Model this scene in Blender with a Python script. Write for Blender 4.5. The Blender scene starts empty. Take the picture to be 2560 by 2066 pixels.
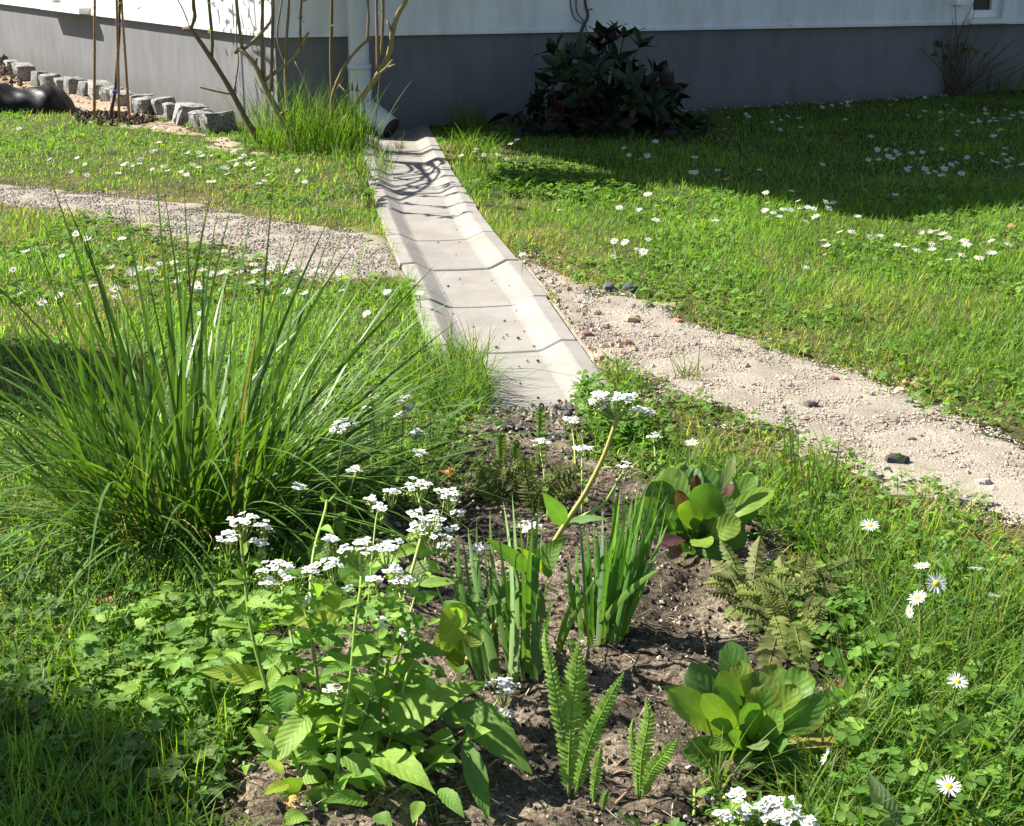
import bpy, math, random
import numpy as np
from mathutils import Vector, Matrix

random.seed(11)
rng = np.random.default_rng(11)
S = bpy.context.scene
COL = S.collection

# ------------------------------------------------------------------ camera
W0, H0, F0 = 2560.0, 2066.0, 3667.0
PITCH = math.radians(17.9)
CZ = 1.0
cam_d = bpy.data.cameras.new('camera')
cam = bpy.data.objects.new('camera', cam_d)
COL.objects.link(cam)
cam.location = (0, 0, CZ)
cam.rotation_euler = (math.pi / 2 - PITCH, 0, 0)
cam_d.sensor_width = 36.0
cam_d.lens = F0 / W0 * 36.0
cam_d.clip_start = 0.05
cam_d.clip_end = 500.0
S.camera = cam

# ------------------------------------------------------------------ light
EL = math.radians(43.0)
SUNH = np.array([0.92, -0.39]) / math.hypot(0.92, 0.39)      # horizontal direction the light travels
world = bpy.data.worlds.new('World')
S.world = world
world.use_nodes = True
wn = world.node_tree
bg = wn.nodes['Background']
sky = wn.nodes.new('ShaderNodeTexSky')
sky.sky_type = 'NISHITA'
sky.sun_disc = False
sky.sun_elevation = EL
sky.sun_rotation = math.atan2(-SUNH[0], -SUNH[1])
wn.links.new(sky.outputs['Color'], bg.inputs['Color'])
bg.inputs['Strength'].default_value = 0.055
sun_d = bpy.data.lights.new('sun', 'SUN')
sun_d.energy = 5.0
sun_d.angle = math.radians(0.5)
sun_d.color = (1.0, 0.955, 0.88)
sun = bpy.data.objects.new('sun', sun_d)
COL.objects.link(sun)
Ldir = Vector((SUNH[0] * math.cos(EL), SUNH[1] * math.cos(EL), -math.sin(EL)))
sun.rotation_euler = Ldir.to_track_quat('-Z', 'Y').to_euler()
sun.location = (-6, 4, 8)
S.view_settings.view_transform = 'Standard'
S.view_settings.look = 'None'
S.view_settings.gamma = 1.0
S.view_settings.use_curve_mapping = False
S.view_settings.exposure = 1.58
S.render.engine = 'CYCLES'
S.cycles.max_bounces = 8
S.cycles.diffuse_bounces = 4
S.cycles.transmission_bounces = 6
S.cycles.transparent_max_bounces = 8

# ------------------------------------------------------------------ measuring
CP, SP = math.cos(PITCH), math.sin(PITCH)
def ray(u, v):
    x = (u - W0 / 2) / F0
    y = (H0 / 2 - v) / F0
    return np.array([x, CP + y * SP, -SP + y * CP])
def G0(u, v, z=0.0):
    d = ray(u, v)
    t = (z - CZ) / d[2]
    return np.array([0, 0, CZ]) + d * t
def At(u, v, Y):
    d = ray(u, v)
    return np.array([0, 0, CZ]) + d * (Y / d[1])
def depth(p):
    return p[1] * CP + (CZ - p[2]) * SP
def sst(a, b, x):
    t = np.clip((np.asarray(x, float) - a) / (b - a), 0, 1)
    return t * t * (3 - 2 * t)
def _hash(ix, iy, seed):
    h = (ix.astype(np.int64) * 374761393 + iy.astype(np.int64) * 668265263 + seed * 1442695041) & 0x7fffffff
    h = ((h ^ (h >> 13)) * 1274126177) & 0x7fffffff
    return ((h ^ (h >> 16)) & 0xffff) / 65535.0
def vn(x, y, s, seed=0):
    x = np.asarray(x, float) / s; y = np.asarray(y, float) / s
    ix = np.floor(x); iy = np.floor(y)
    fx = x - ix; fy = y - iy
    fx = fx * fx * (3 - 2 * fx); fy = fy * fy * (3 - 2 * fy)
    a = _hash(ix, iy, seed); b = _hash(ix + 1, iy, seed); c = _hash(ix, iy + 1, seed); d = _hash(ix + 1, iy + 1, seed)
    return (a * (1 - fx) + b * fx) * (1 - fy) + (c * (1 - fx) + d * fx) * fy
def gz(x, y):
    x = np.asarray(x, float); y = np.asarray(y, float)
    near = sst(3.0, 6.0, y) * (1 - sst(12, 16, y))
    z = 0.022 * np.clip(x + 0.4, 0, 4) * near
    z = z + 0.020 * (vn(x, y, 0.9, 3) - 0.5) + 0.008 * (vn(x, y, 0.25, 4) - 0.5)
    return z
def G(u, v, h=0.0):
    z = 0.0
    for _ in range(4):
        p = G0(u, v, z + h)
        z = float(gz(p[0], p[1]))
    return np.array([p[0], p[1], z + h])
def poly_px(pts):
    return np.array([G0(u, v)[:2] for u, v in pts])
def sdist(poly, x, y):
    """signed distance to a polygon, positive inside"""
    x = np.asarray(x, float); y = np.asarray(y, float)
    best = np.full(x.shape, 1e9); ins = np.zeros(x.shape, bool)
    n = len(poly)
    for i in range(n):
        ax, ay = poly[i]; bx, by = poly[(i + 1) % n]
        ex, ey = bx - ax, by - ay
        t = np.clip(((x - ax) * ex + (y - ay) * ey) / (ex * ex + ey * ey + 1e-12), 0, 1)
        best = np.minimum(best, np.hypot(x - ax - t * ex, y - ay - t * ey))
        c = ((ay > y) != (by > y)) & (x < (bx - ax) * (y - ay) / (by - ay + 1e-12) + ax)
        ins ^= c
    return np.where(ins, best, -best)

# house corner and wall directions
HC = np.array([-1.28, 8.15])
HR = np.array([0.956, 0.294]); HR /= np.linalg.norm(HR)
HL = np.array([-0.554, 0.833]); HL /= np.linalg.norm(HL)
NR = np.array([HR[1], -HR[0]])
NL = np.array([-HL[1], HL[0]])
if NL[0] > 0: NL = -NL
def behind_wall(x, y, m=0.0):
    a = (x - HC[0]) * NR[0] + (y - HC[1]) * NR[1]
    b = (x - HC[0]) * NL[0] + (y - HC[1]) * NL[1]
    return (a < m) & (b < m)

PATH_R = poly_px([(1270, 640), (1345, 672), (1480, 735), (1560, 745), (1660, 775), (1750, 820), (1860, 850), (1990, 890), (2120, 930), (2280, 985), (2380, 1025),
                  (2480, 1065), (2600, 1095), (2800, 1180), (2800, 1400), (2620, 1345), (2480, 1300), (2350, 1255), (2200, 1175), (2080, 1150), (1950, 1090),
                  (1840, 1065), (1740, 1010), (1640, 985), (1600, 950), (1520, 955), (1430, 850), (1330, 700)])
PATH_L = poly_px([(-900, 440), (-200, 455), (0, 462), (120, 470), (260, 483), (420, 500), (560, 535), (700, 558), (850, 575), (980, 590), (1010, 690), (905, 700), (800, 695),
                  (690, 680), (600, 640), (450, 605), (330, 572), (200, 540), (80, 524), (0, 520), (-200, 500), (-900, 480)])
BED = poly_px([(1175, 1030), (1280, 1022), (1420, 1010), (1475, 1060), (1500, 1130), (1600, 1180), (1720, 1230), (1860, 1280), (1990, 1400), (2120, 1560), (2150, 1640), (2080, 1760),
               (2010, 1870), (1900, 1950), (1830, 2020), (1800, 2140), (520, 2140), (500, 2000), (560, 1880), (640, 1800), (640, 1700), (700, 1560),
               (820, 1450), (960, 1300), (1080, 1180), (1150, 1100)])
SAND = poly_px([(-300, 150), (0, 172), (150, 210), (300, 258), (430, 300), (560, 345), (660, 395), (560, 380), (470, 335), (380, 325), (300, 318), (200, 290), (100, 255), (0, 215), (-300, 190)])
CH_PX = [(985, 322), (1003, 370), (1015, 408), (1056, 500), (1102, 585), (1187, 718), (1262, 860), (1349, 1022)]
CHL = np.array([G0(u, v)[:2] for u, v in CH_PX])
CHW = 0.385
def ch_dist(x, y):
    x = np.asarray(x, float); y = np.asarray(y, float)
    best = np.full(x.shape, 1e9)
    for i in range(len(CHL) - 1):
        ax, ay = CHL[i]; bx, by = CHL[i + 1]
        ex, ey = bx - ax, by - ay
        t = np.clip(((x - ax) * ex + (y - ay) * ey) / (ex * ex + ey * ey), 0, 1)
        best = np.minimum(best, np.hypot(x - ax - t * ex, y - ay - t * ey))
    return best

# ------------------------------------------------------------------ object helpers
def wm(o):
    m = o.matrix_parent_inverse @ o.matrix_basis if o.parent else o.matrix_basis
    return (wm(o.parent) @ m) if o.parent else m.copy()
def setpar(o, p):
    o.parent = p
    o.matrix_parent_inverse = wm(p).inverted()
def props(o, label=None, cat=None, group=None, kind=None):
    if label: o['label'] = label
    if cat: o['category'] = cat
    if group: o['group'] = group
    if kind: o['kind'] = kind
    return o
def thing(name, label, cat, loc, group=None):
    o = bpy.data.objects.new(name, None)
    o.empty_display_size = 0.05
    COL.objects.link(o)
    o.location = Vector([float(c) for c in loc])
    return props(o, label, cat, group)
def put(name, me, parent=None, kind=None, mat4=None, label=None):
    o = bpy.data.objects.new(name, me)
    COL.objects.link(o)
    if mat4 is not None: o.matrix_basis = mat4
    if parent is not None: setpar(o, parent)
    if kind: o['kind'] = kind
    if label: o['label'] = label
    return o

class MB:
    """collects geometry; build() makes one mesh with colour and leaf-coordinate attributes"""
    def __init__(s): s.v = []; s.q = []; s.t = []; s.c = []; s.l = []; s.qm = []; s.tm = []; s.n = 0
    def add(s, v, quads=None, tris=None, col=(1, 1, 1), lf=None, m=0):
        v = np.asarray(v, float).reshape(-1, 3); k = len(v)
        s.v.append(v)
        if quads is not None and len(quads):
            q = np.asarray(quads, np.int64).reshape(-1, 4) + s.n; s.q.append(q); s.qm.append(np.full(len(q), m))
        if tris is not None and len(tris):
            t = np.asarray(tris, np.int64).reshape(-1, 3) + s.n; s.t.append(t); s.tm.append(np.full(len(t), m))
        c = np.asarray(col, float)
        s.c.append(np.tile(c, (k, 1)) if c.ndim == 1 else c)
        s.l.append(np.zeros((k, 3)) if lf is None else np.asarray(lf, float))
        s.n += k
    def mesh(s, name, mats, smooth=True):
        me = bpy.data.meshes.new(name)
        v = np.concatenate(s.v)
        q = np.concatenate(s.q) if s.q else np.zeros((0, 4), np.int64)
        t = np.concatenate(s.t) if s.t else np.zeros((0, 3), np.int64)
        me.vertices.add(len(v)); me.vertices.foreach_set('co', v.astype(np.float32).ravel())
        nl = q.size + t.size
        me.loops.add(nl)
        me.loops.foreach_set('vertex_index', np.concatenate([q.ravel(), t.ravel()]).astype(np.int32))
        tot = np.concatenate([np.full(len(q), 4), np.full(len(t), 3)])
        me.polygons.add(len(tot))
        me.polygons.foreach_set('loop_start', np.concatenate([[0], np.cumsum(tot)[:-1]]).astype(np.int32))
        me.polygons.foreach_set('use_smooth', np.full(len(tot), bool(smooth)))
        mi = np.concatenate(s.qm + s.tm) if (s.qm or s.tm) else np.zeros(0)
        if not isinstance(mats, (list, tuple)): mats = [mats]
        for m in mats: me.materials.append(m)
        if len(mats) > 1: me.polygons.foreach_set('material_index', mi.astype(np.int32))
        a = me.attributes.new('Col', 'FLOAT_COLOR', 'POINT')
        c = np.concatenate(s.c); c4 = np.ones((len(c), 4), np.float32); c4[:, :3] = c
        a.data.foreach_set('color', c4.ravel())
        b = me.attributes.new('lf', 'FLOAT_VECTOR', 'POINT')
        b.data.foreach_set('vector', np.concatenate(s.l).astype(np.float32).ravel())
        me.update(calc_edges=True)
        me.validate()
        return me
    def build(s, name, mats, parent=None, kind=None, smooth=True, label=None):
        return put(name, s.mesh(name, mats, smooth), parent, kind, label=label)

def nrm(v):
    v = np.asarray(v, float); return v / (np.linalg.norm(v) + 1e-12)
def smooth_path(pts, sub=4):
    pts = np.asarray(pts, float)
    if len(pts) < 3: return pts
    P = np.vstack([2 * pts[0] - pts[1], pts, 2 * pts[-1] - pts[-2]])
    out = []
    for i in range(1, len(P) - 2):
        for k in range(sub):
            t = k / sub
            out.append(0.5 * ((2 * P[i]) + (-P[i - 1] + P[i + 1]) * t + (2 * P[i - 1] - 5 * P[i] + 4 * P[i + 1] - P[i + 2]) * t * t + (-P[i - 1] + 3 * P[i] - 3 * P[i + 1] + P[i + 2]) * t ** 3))
    out.append(pts[-1])
    return np.array(out)
def tube(mb, pts, r0, r1=None, sides=6, col=(1, 1, 1), sub=4, m=0, cap=True, bumps=0.0):
    p = smooth_path(pts, sub)
    n = len(p)
    r1 = r0 if r1 is None else r1
    r = np.linspace(r0, r1, n)
    if bumps: r = r * (1 + bumps * (rng.random(n) - 0.5) * 2)
    T = np.gradient(p, axis=0); T /= np.linalg.norm(T, axis=1)[:, None] + 1e-12
    ref = np.array([0, 0, 1.0]) if abs(T[0][2]) < 0.9 else np.array([1.0, 0, 0])
    A = nrm(np.cross(T[0], ref)); V = []
    ang = np.arange(sides) / sides * 2 * np.pi
    for i in range(n):
        A = nrm(A - T[i] * A.dot(T[i])); B = np.cross(T[i], A)
        V.append(p[i] + r[i] * (np.cos(ang)[:, None] * A + np.sin(ang)[:, None] * B))
    V = np.concatenate(V)
    q = []
    for i in range(n - 1):
        for k in range(sides):
            a = i * sides + k; b = i * sides + (k + 1) % sides
            q.append((a, b, b + sides, a + sides))
    tr = []
    if cap:
        V = np.vstack([V, p[-1], p[0]])
        e = (n - 1) * sides
        tr = [(e + k, e + (k + 1) % sides, n * sides) for k in range(sides)] + [((k + 1) % sides, k, n * sides + 1) for k in range(sides)]
    mb.add(V, q, tr, col, m=m)
def box(mb, o, ax, ay, az, col=(1, 1, 1), m=0):
    """box from corner o with three edge vectors"""
    o, ax, ay, az = [np.asarray(c, float) for c in (o, ax, ay, az)]
    V = [o, o + ax, o + ax + ay, o + ay, o + az, o + ax + az, o + ax + ay + az, o + ay + az]
    Q = [(3, 2, 1, 0), (4, 5, 6, 7), (0, 1, 5, 4), (1, 2, 6, 5), (2, 3, 7, 6), (3, 0, 4, 7)]
    if np.dot(np.cross(ax, ay), az) < 0: Q = [t[::-1] for t in Q]
    mb.add(V, Q, col=col, m=m)

# ------------------------------------------------------------------ materials
def newmat(name):
    m = bpy.data.materials.new(name); m.use_nodes = True
    nt = m.node_tree
    return m, nt, nt.nodes['Principled BSDF'], nt.nodes['Material Output']
def N(nt, t, **kw):
    n = nt.nodes.new(t)
    for k, v in kw.items():
        if k.startswith('i_'): n.inputs[k[2:].replace('_', ' ')].default_value = v
        else: setattr(n, k, v)
    return n
def ramp(nt, src, stops):
    r = nt.nodes.new('ShaderNodeValToRGB'); e = r.color_ramp.elements
    while len(e) < len(stops): e.new(0.5)
    for k, (p, c) in enumerate(stops): e[k].position = p; e[k].color = (*c, 1)
    nt.links.new(src, r.inputs['Fac']); return r
def noise(nt, vec, scale, detail=4, rough=0.55):
    n = N(nt, 'ShaderNodeTexNoise'); n.inputs['Scale'].default_value = scale; n.inputs['Detail'].default_value = detail; n.inputs['Roughness'].default_value = rough
    nt.links.new(vec, n.inputs['Vector']); return n
def math_n(nt, op, a, b=None):
    n = N(nt, 'ShaderNodeMath', operation=op)
    for i, x in enumerate((a, b)):
        if x is None: continue
        if isinstance(x, (int, float)): n.inputs[i].default_value = x
        else: nt.links.new(x, n.inputs[i])
    return n.outputs[0]
def mixc(nt, fac, a, b, mode='MIX'):
    n = N(nt, 'ShaderNodeMix', data_type='RGBA', blend_type=mode)
    for i, x in ((0, fac), (6, a), (7, b)):
        if isinstance(x, (int, float)): n.inputs[i].default_value = x
        elif isinstance(x, tuple): n.inputs[i].default_value = (*x, 1)
        else: nt.links.new(x, n.inputs[i])
    return n.outputs[2]
def bump(nt, h, strength, dist, bsdf):
    b = N(nt, 'ShaderNodeBump'); b.inputs['Strength'].default_value = strength; b.inputs['Distance'].default_value = dist
    nt.links.new(h, b.inputs['Height']); nt.links.new(b.outputs[0], bsdf.inputs['Normal']); return b

def foliage(name, trans=0.4, rough=0.45, spec=0.4, veins=0.0, tcol=(1.38, 1.5, 0.45), var=0.25):
    m, nt, p, out = newmat(name)
    a = N(nt, 'ShaderNodeAttribute', attribute_name='Col')
    geo = N(nt, 'ShaderNodeNewGeometry')
    nz = noise(nt, geo.outputs['Position'], 60, 2)
    f = math_n(nt, 'ADD', math_n(nt, 'MULTIPLY', nz.outputs['Fac'], 2 * var), 1 - var)
    c = mixc(nt, 1.0, a.outputs['Color'], f, 'MULTIPLY')
    if veins:
        lf = N(nt, 'ShaderNodeAttribute', attribute_name='lf')
        sx = N(nt, 'ShaderNodeSeparateXYZ'); nt.links.new(lf.outputs['Vector'], sx.inputs[0])
        side = math_n(nt, 'ABSOLUTE', sx.outputs['Y'])
        ph = math_n(nt, 'SUBTRACT', math_n(nt, 'MULTIPLY', sx.outputs['X'], 8.0), math_n(nt, 'MULTIPLY', side, 2.2))
        fr = math_n(nt, 'FRACT', ph)
        tri = math_n(nt, 'ABSOLUTE', math_n(nt, 'SUBTRACT', fr, 0.5))
        vein = math_n(nt, 'GREATER_THAN', tri, 0.43)
        mid = math_n(nt, 'LESS_THAN', side, 0.05)
        vv = math_n(nt, 'MAXIMUM', math_n(nt, 'MULTIPLY', vein, 0.6), mid)
        c = mixc(nt, math_n(nt, 'MULTIPLY', vv, veins), c, mixc(nt, 1.0, c, (1.5, 1.45, 1.5), 'MULTIPLY'))
        small = noise(nt, geo.outputs['Position'], 220, 2)
        hh = math_n(nt, 'ADD', math_n(nt, 'MULTIPLY', tri, -1.5), math_n(nt, 'MULTIPLY', small.outputs['Fac'], 0.6))
        bump(nt, hh, 0.5 * min(1, veins * 1.5), 0.003, p)
    nt.links.new(c, p.inputs['Base Color'])
    p.inputs['Roughness'].default_value = rough
    p.inputs['Specular IOR Level'].default_value = spec
    tr = N(nt, 'ShaderNodeBsdfTranslucent')
    nt.links.new(mixc(nt, 1.0, c, tcol, 'MULTIPLY'), tr.inputs['Color'])
    mx = N(nt, 'ShaderNodeMixShader'); mx.inputs[0].default_value = trans
    nt.links.new(p.outputs[0], mx.inputs[1]); nt.links.new(tr.outputs[0], mx.inputs[2]); nt.links.new(mx.outputs[0], out.inputs['Surface'])
    return m
def colmat(name, rough=0.8, spec=0.3, nscale=80, var=0.3, bstr=0.4, bdist=0.002):
    """colour attribute times noise"""
    m, nt, p, out = newmat(name)
    a = N(nt, 'ShaderNodeAttribute', attribute_name='Col')
    tc = N(nt, 'ShaderNodeTexCoord')
    nz = noise(nt, tc.outputs['Object'], nscale, 5)
    f = math_n(nt, 'ADD', math_n(nt, 'MULTIPLY', nz.outputs['Fac'], 2 * var), 1 - var)
    nt.links.new(mixc(nt, 1.0, a.outputs['Color'], f, 'MULTIPLY'), p.inputs['Base Color'])
    p.inputs['Roughness'].default_value = rough; p.inputs['Specular IOR Level'].default_value = spec
    if bstr: bump(nt, nz.outputs['Fac'], bstr, bdist, p)
    return m

M_GRASS = foliage('grass_blade', 0.50, 0.5, 0.16)
M_TUFT = foliage('tussock_blade', 0.30, 0.42, 0.24)
M_CLOVER = foliage('clover_leaf', 0.42, 0.6, 0.12)
M_LEAF = foliage('soft_leaf', 0.45, 0.55, 0.2, veins=0.32)
M_BERG = foliage('leathery_leaf', 0.38, 0.38, 0.3, veins=0.25)
M_IRIS = foliage('iris_leaf', 0.36, 0.5, 0.18)
M_FERN = foliage('fern_frond', 0.45, 0.55, 0.15)
M_DARK = foliage('evergreen_leaf', 0.16, 0.4, 0.25, veins=0.3)
M_PETAL = foliage('white_petal', 0.40, 0.6, 0.2, tcol=(1, 1, 1), var=0.04)
M_STEM = colmat('plant_stem', 0.5, 0.35, 120, 0.15, 0.1)
M_BARK = colmat('shrub_bark', 0.85, 0.2, 90, 0.35, 0.6, 0.003)
M_STONE = colmat('loose_stone', 0.85, 0.3, 160, 0.3, 0.5, 0.002)
M_GRAVEL = colmat('gravel_grain', 0.9, 0.2, 300, 0.2, 0.0)
M_CRUMB = colmat('soil_crumb', 0.95, 0.1, 200, 0.3, 0.0)
M_DRY = foliage('dry_leaf', 0.25, 0.6, 0.25, veins=0.4, tcol=(1.2, 1.0, 0.7))
M_YELLOW = colmat('flower_disc', 0.7, 0.2, 900, 0.2, 0.3, 0.001)

def m_ground():
    m, nt, p, _ = newmat('thatch_soil')
    g = N(nt, 'ShaderNodeNewGeometry')
    n1 = noise(nt, g.outputs['Position'], 3.0, 6); n2 = noise(nt, g.outputs['Position'], 60, 4)
    c1 = ramp(nt, n1.outputs['Fac'], [(0.35, (0.035, 0.045, 0.014)), (0.55, (0.07, 0.07, 0.025)), (0.75, (0.15, 0.115, 0.055))])
    c2 = ramp(nt, n2.outputs['Fac'], [(0.3, (0.45, 0.45, 0.45)), (0.7, (1.3, 1.3, 1.3))])
    nt.links.new(mixc(nt, 1.0, c1.outputs[0], c2.outputs[0], 'MULTIPLY'), p.inputs['Base Color'])
    p.inputs['Roughness'].default_value = 0.95; p.inputs['Specular IOR Level'].default_value = 0.1
    bump(nt, n2.outputs['Fac'], 0.8, 0.01, p); return m
def m_soil():
    m, nt, p, _ = newmat('bed_soil')
    g = N(nt, 'ShaderNodeNewGeometry')
    n1 = noise(nt, g.outputs['Position'], 7.0, 5); n2 = noise(nt, g.outputs['Position'], 110, 5, 0.7); n3 = noise(nt, g.outputs['Position'], 420, 3)
    c1 = ramp(nt, n1.outputs['Fac'], [(0.32, (0.040, 0.034, 0.026)), (0.5, (0.130, 0.102, 0.071)), (0.66, (0.28, 0.23, 0.163))])
    c2 = ramp(nt, n2.outputs['Fac'], [(0.35, (0.3, 0.28, 0.27)), (0.5, (0.9, 0.9, 0.9)), (0.68, (1.5, 1.45, 1.4))])
    c3 = ramp(nt, n3.outputs['Fac'], [(0.4, (0.65, 0.65, 0.65)), (0.65, (1.3, 1.3, 1.3))])
    c = mixc(nt, 1.0, c1.outputs[0], c2.outputs[0], 'MULTIPLY')
    nt.links.new(mixc(nt, 1.0, c, c3.outputs[0], 'MULTIPLY'), p.inputs['Base Color'])
    p.inputs['Roughness'].default_value = 0.95; p.inputs['Specular IOR Level'].default_value = 0.15
    bump(nt, n2.outputs['Fac'], 0.9, 0.008, p); return m
def m_sandy(name, a, b, scale=8):
    m, nt, p, _ = newmat(name)
    g = N(nt, 'ShaderNodeNewGeometry')
    n1 = noise(nt, g.outputs['Position'], scale, 5); n2 = noise(nt, g.outputs['Position'], 250, 4, 0.7)
    c1 = ramp(nt, n1.outputs['Fac'], [(0.35, a), (0.65, b)])
    c2 = ramp(nt, n2.outputs['Fac'], [(0.35, (0.6, 0.6, 0.6)), (0.65, (1.25, 1.25, 1.25))])
    nt.links.new(mixc(nt, 1.0, c1.outputs[0], c2.outputs[0], 'MULTIPLY'), p.inputs['Base Color'])
    p.inputs['Roughness'].default_value = 0.95; p.inputs['Specular IOR Level'].default_value = 0.15
    bump(nt, n2.outputs['Fac'], 0.6, 0.004, p); return m
def m_concrete():
    m, nt, p, _ = newmat('channel_concrete')
    g = N(nt, 'ShaderNodeNewGeometry')
    oi = N(nt, 'ShaderNodeObjectInfo')
    n1 = noise(nt, g.outputs['Position'], 6.0, 6, 0.6); n2 = noise(nt, g.outputs['Position'], 180, 4); n3 = noise(nt, g.outputs['Position'], 22, 5, 0.65)
    c1 = ramp(nt, n1.outputs['Fac'], [(0.3, (0.20, 0.184, 0.162)), (0.52, (0.235, 0.218, 0.195)), (0.7, (0.26, 0.243, 0.22))])
    c2 = ramp(nt, n3.outputs['Fac'], [(0.3, (0.92, 0.915, 0.91)), (0.55, (1, 1, 1)), (0.75, (1.04, 1.04, 1.04))])
    c = mixc(nt, 1.0, c1.outputs[0], c2.outputs[0], 'MULTIPLY')
    spot = ramp(nt, n2.outputs['Fac'], [(0.24, (0.5, 0.48, 0.45)), (0.32, (1, 1, 1))])
    c = mixc(nt, 1.0, c, spot.outputs[0], 'MULTIPLY')
    f = math_n(nt, 'ADD', math_n(nt, 'MULTIPLY', oi.outputs['Random'], 0.14), 0.93)
    nt.links.new(mixc(nt, 1.0, c, f, 'MULTIPLY'), p.inputs['Base Color'])
    p.inputs['Roughness'].default_value = 0.85; p.inputs['Specular IOR Level'].default_value = 0.3
    bump(nt, n2.outputs['Fac'], 0.25, 0.0015, p); return m
def m_render(name, a, b, dirt=None):
    m, nt, p, _ = newmat(name)
    g = N(nt, 'ShaderNodeNewGeometry')
    n1 = noise(nt, g.outputs['Position'], 2.2, 5, 0.6); n2 = noise(nt, g.outputs['Position'], 140, 4, 0.6)
    mp = N(nt, 'ShaderNodeMapping'); mp.inputs['Scale'].default_value = (5, 5, 1.2); nt.links.new(g.outputs['Position'], mp.inputs['Vector'])
    n3 = noise(nt, mp.outputs[0], 2.0, 4, 0.6)
    c1 = ramp(nt, n1.outputs['Fac'], [(0.3, a), (0.7, b)])
    c3 = ramp(nt, n3.outputs['Fac'], [(0.3, (0.83, 0.83, 0.83)), (0.6, (1.03, 1.03, 1.03))])
    nt.links.new(mixc(nt, 1.0, c1.outputs[0], c3.outputs[0], 'MULTIPLY'), p.inputs['Base Color'])
    if dirt:
        src = p.inputs['Base Color'].links[0].from_socket
        sx = N(nt, 'ShaderNodeSeparateXYZ'); nt.links.new(g.outputs['Position'], sx.inputs[0])
        nd = noise(nt, g.outputs['Position'], 14, 5, .65)
        hgt = math_n(nt, 'SUBTRACT', math_n(nt, 'MULTIPLY', nd.outputs['Fac'], .34), sx.outputs['Z'])
        rr = ramp(nt, hgt, [(0.0, (0, 0, 0)), (0.16, (1, 1, 1))])
        nt.links.new(mixc(nt, math_n(nt, 'MULTIPLY', rr.outputs[0], .5), src, dirt), p.inputs['Base Color'])
    p.inputs['Roughness'].default_value = 0.9; p.inputs['Specular IOR Level'].default_value = 0.2
    bump(nt, n2.outputs['Fac'], 0.35, 0.003, p); return m
def m_plain(name, c, rough=0.5, spec=0.5, metal=0.0, ns=30, var=0.08):
    m, nt, p, _ = newmat(name)
    g = N(nt, 'ShaderNodeNewGeometry'); n = noise(nt, g.outputs['Position'], ns, 4)
    r = ramp(nt, n.outputs['Fac'], [(0.3, tuple(x * (1 - var) for x in c)), (0.7, tuple(x * (1 + var) for x in c))])
    nt.links.new(r.outputs[0], p.inputs['Base Color'])
    p.inputs['Roughness'].default_value = rough; p.inputs['Specular IOR Level'].default_value = spec; p.inputs['Metallic'].default_value = metal
    return m
def m_granite():
    m, nt, p, _ = newmat('granite')
    tc = N(nt, 'ShaderNodeTexCoord')
    n1 = noise(nt, tc.outputs['Object'], 90, 4, 0.7); n2 = noise(nt, tc.outputs['Object'], 14, 4)
    oi = N(nt, 'ShaderNodeObjectInfo')
    c1 = ramp(nt, n1.outputs['Fac'], [(0.36, (0.06, 0.06, 0.06)), (0.47, (0.21, 0.205, 0.19)), (0.64, (0.32, 0.31, 0.285))])
    c2 = ramp(nt, n2.outputs['Fac'], [(0.3, (0.7, 0.68, 0.66)), (0.7, (1.05, 1.05, 1.05))])
    c = mixc(nt, 1.0, c1.outputs[0], c2.outputs[0], 'MULTIPLY')
    f = math_n(nt, 'ADD', math_n(nt, 'MULTIPLY', oi.outputs['Random'], 0.35), 0.78)
    nt.links.new(mixc(nt, 1.0, c, f, 'MULTIPLY'), p.inputs['Base Color'])
    p.inputs['Roughness'].default_value = 0.85
    bump(nt, n1.outputs['Fac'], 0.7, 0.004, p); return m
M_GROUND = m_ground(); M_SOIL = m_soil()
M_PATH = m_sandy('path_grit', (0.232, 0.200, 0.154), (0.322, 0.285, 0.226))
M_SAND = m_sandy('sandy_soil', (0.26, 0.19, 0.13), (0.36, 0.285, 0.205), 5)
M_CONC = m_concrete()
M_WHITE = m_render('white_render', (0.68, 0.675, 0.66), (0.74, 0.735, 0.72))
M_GREY = m_render('grey_plinth_paint', (0.15, 0.149, 0.15), (0.175, 0.174, 0.175), (.10, .09, .075))
M_FRAME = m_plain('window_paint', (0.78, 0.78, 0.76), 0.4)
M_GLASS = m_plain('window_glass', (0.03, 0.035, 0.04), 0.05, 0.6)
M_SILL = m_plain('sill_stone', (0.70, 0.69, 0.66), 0.55, 0.4, ns=90)
M_PIPE = m_plain('grey_pipe_paint', (0.50, 0.52, 0.52), 0.38, 0.5, ns=8, var=0.05)
M_PIPEIN = m_plain('pipe_inside', (0.03, 0.03, 0.028), 0.8)
M_ROOF = m_plain('roof_clay', (0.22, 0.09, 0.06), 0.8)
M_GRAN = m_granite()
M_BAMBOO = m_plain('bamboo', (0.24, 0.135, 0.06), 0.5, 0.4, ns=60, var=0.3)
M_TIE = m_plain('blue_tie', (0.03, 0.08, 0.45), 0.5)
M_BAG = m_plain('black_plastic', (0.008, 0.008, 0.009), 0.45, 0.15)
M_TWIG = colmat('dead_twig', 0.85, 0.2, 120, 0.3, 0.3)

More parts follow.
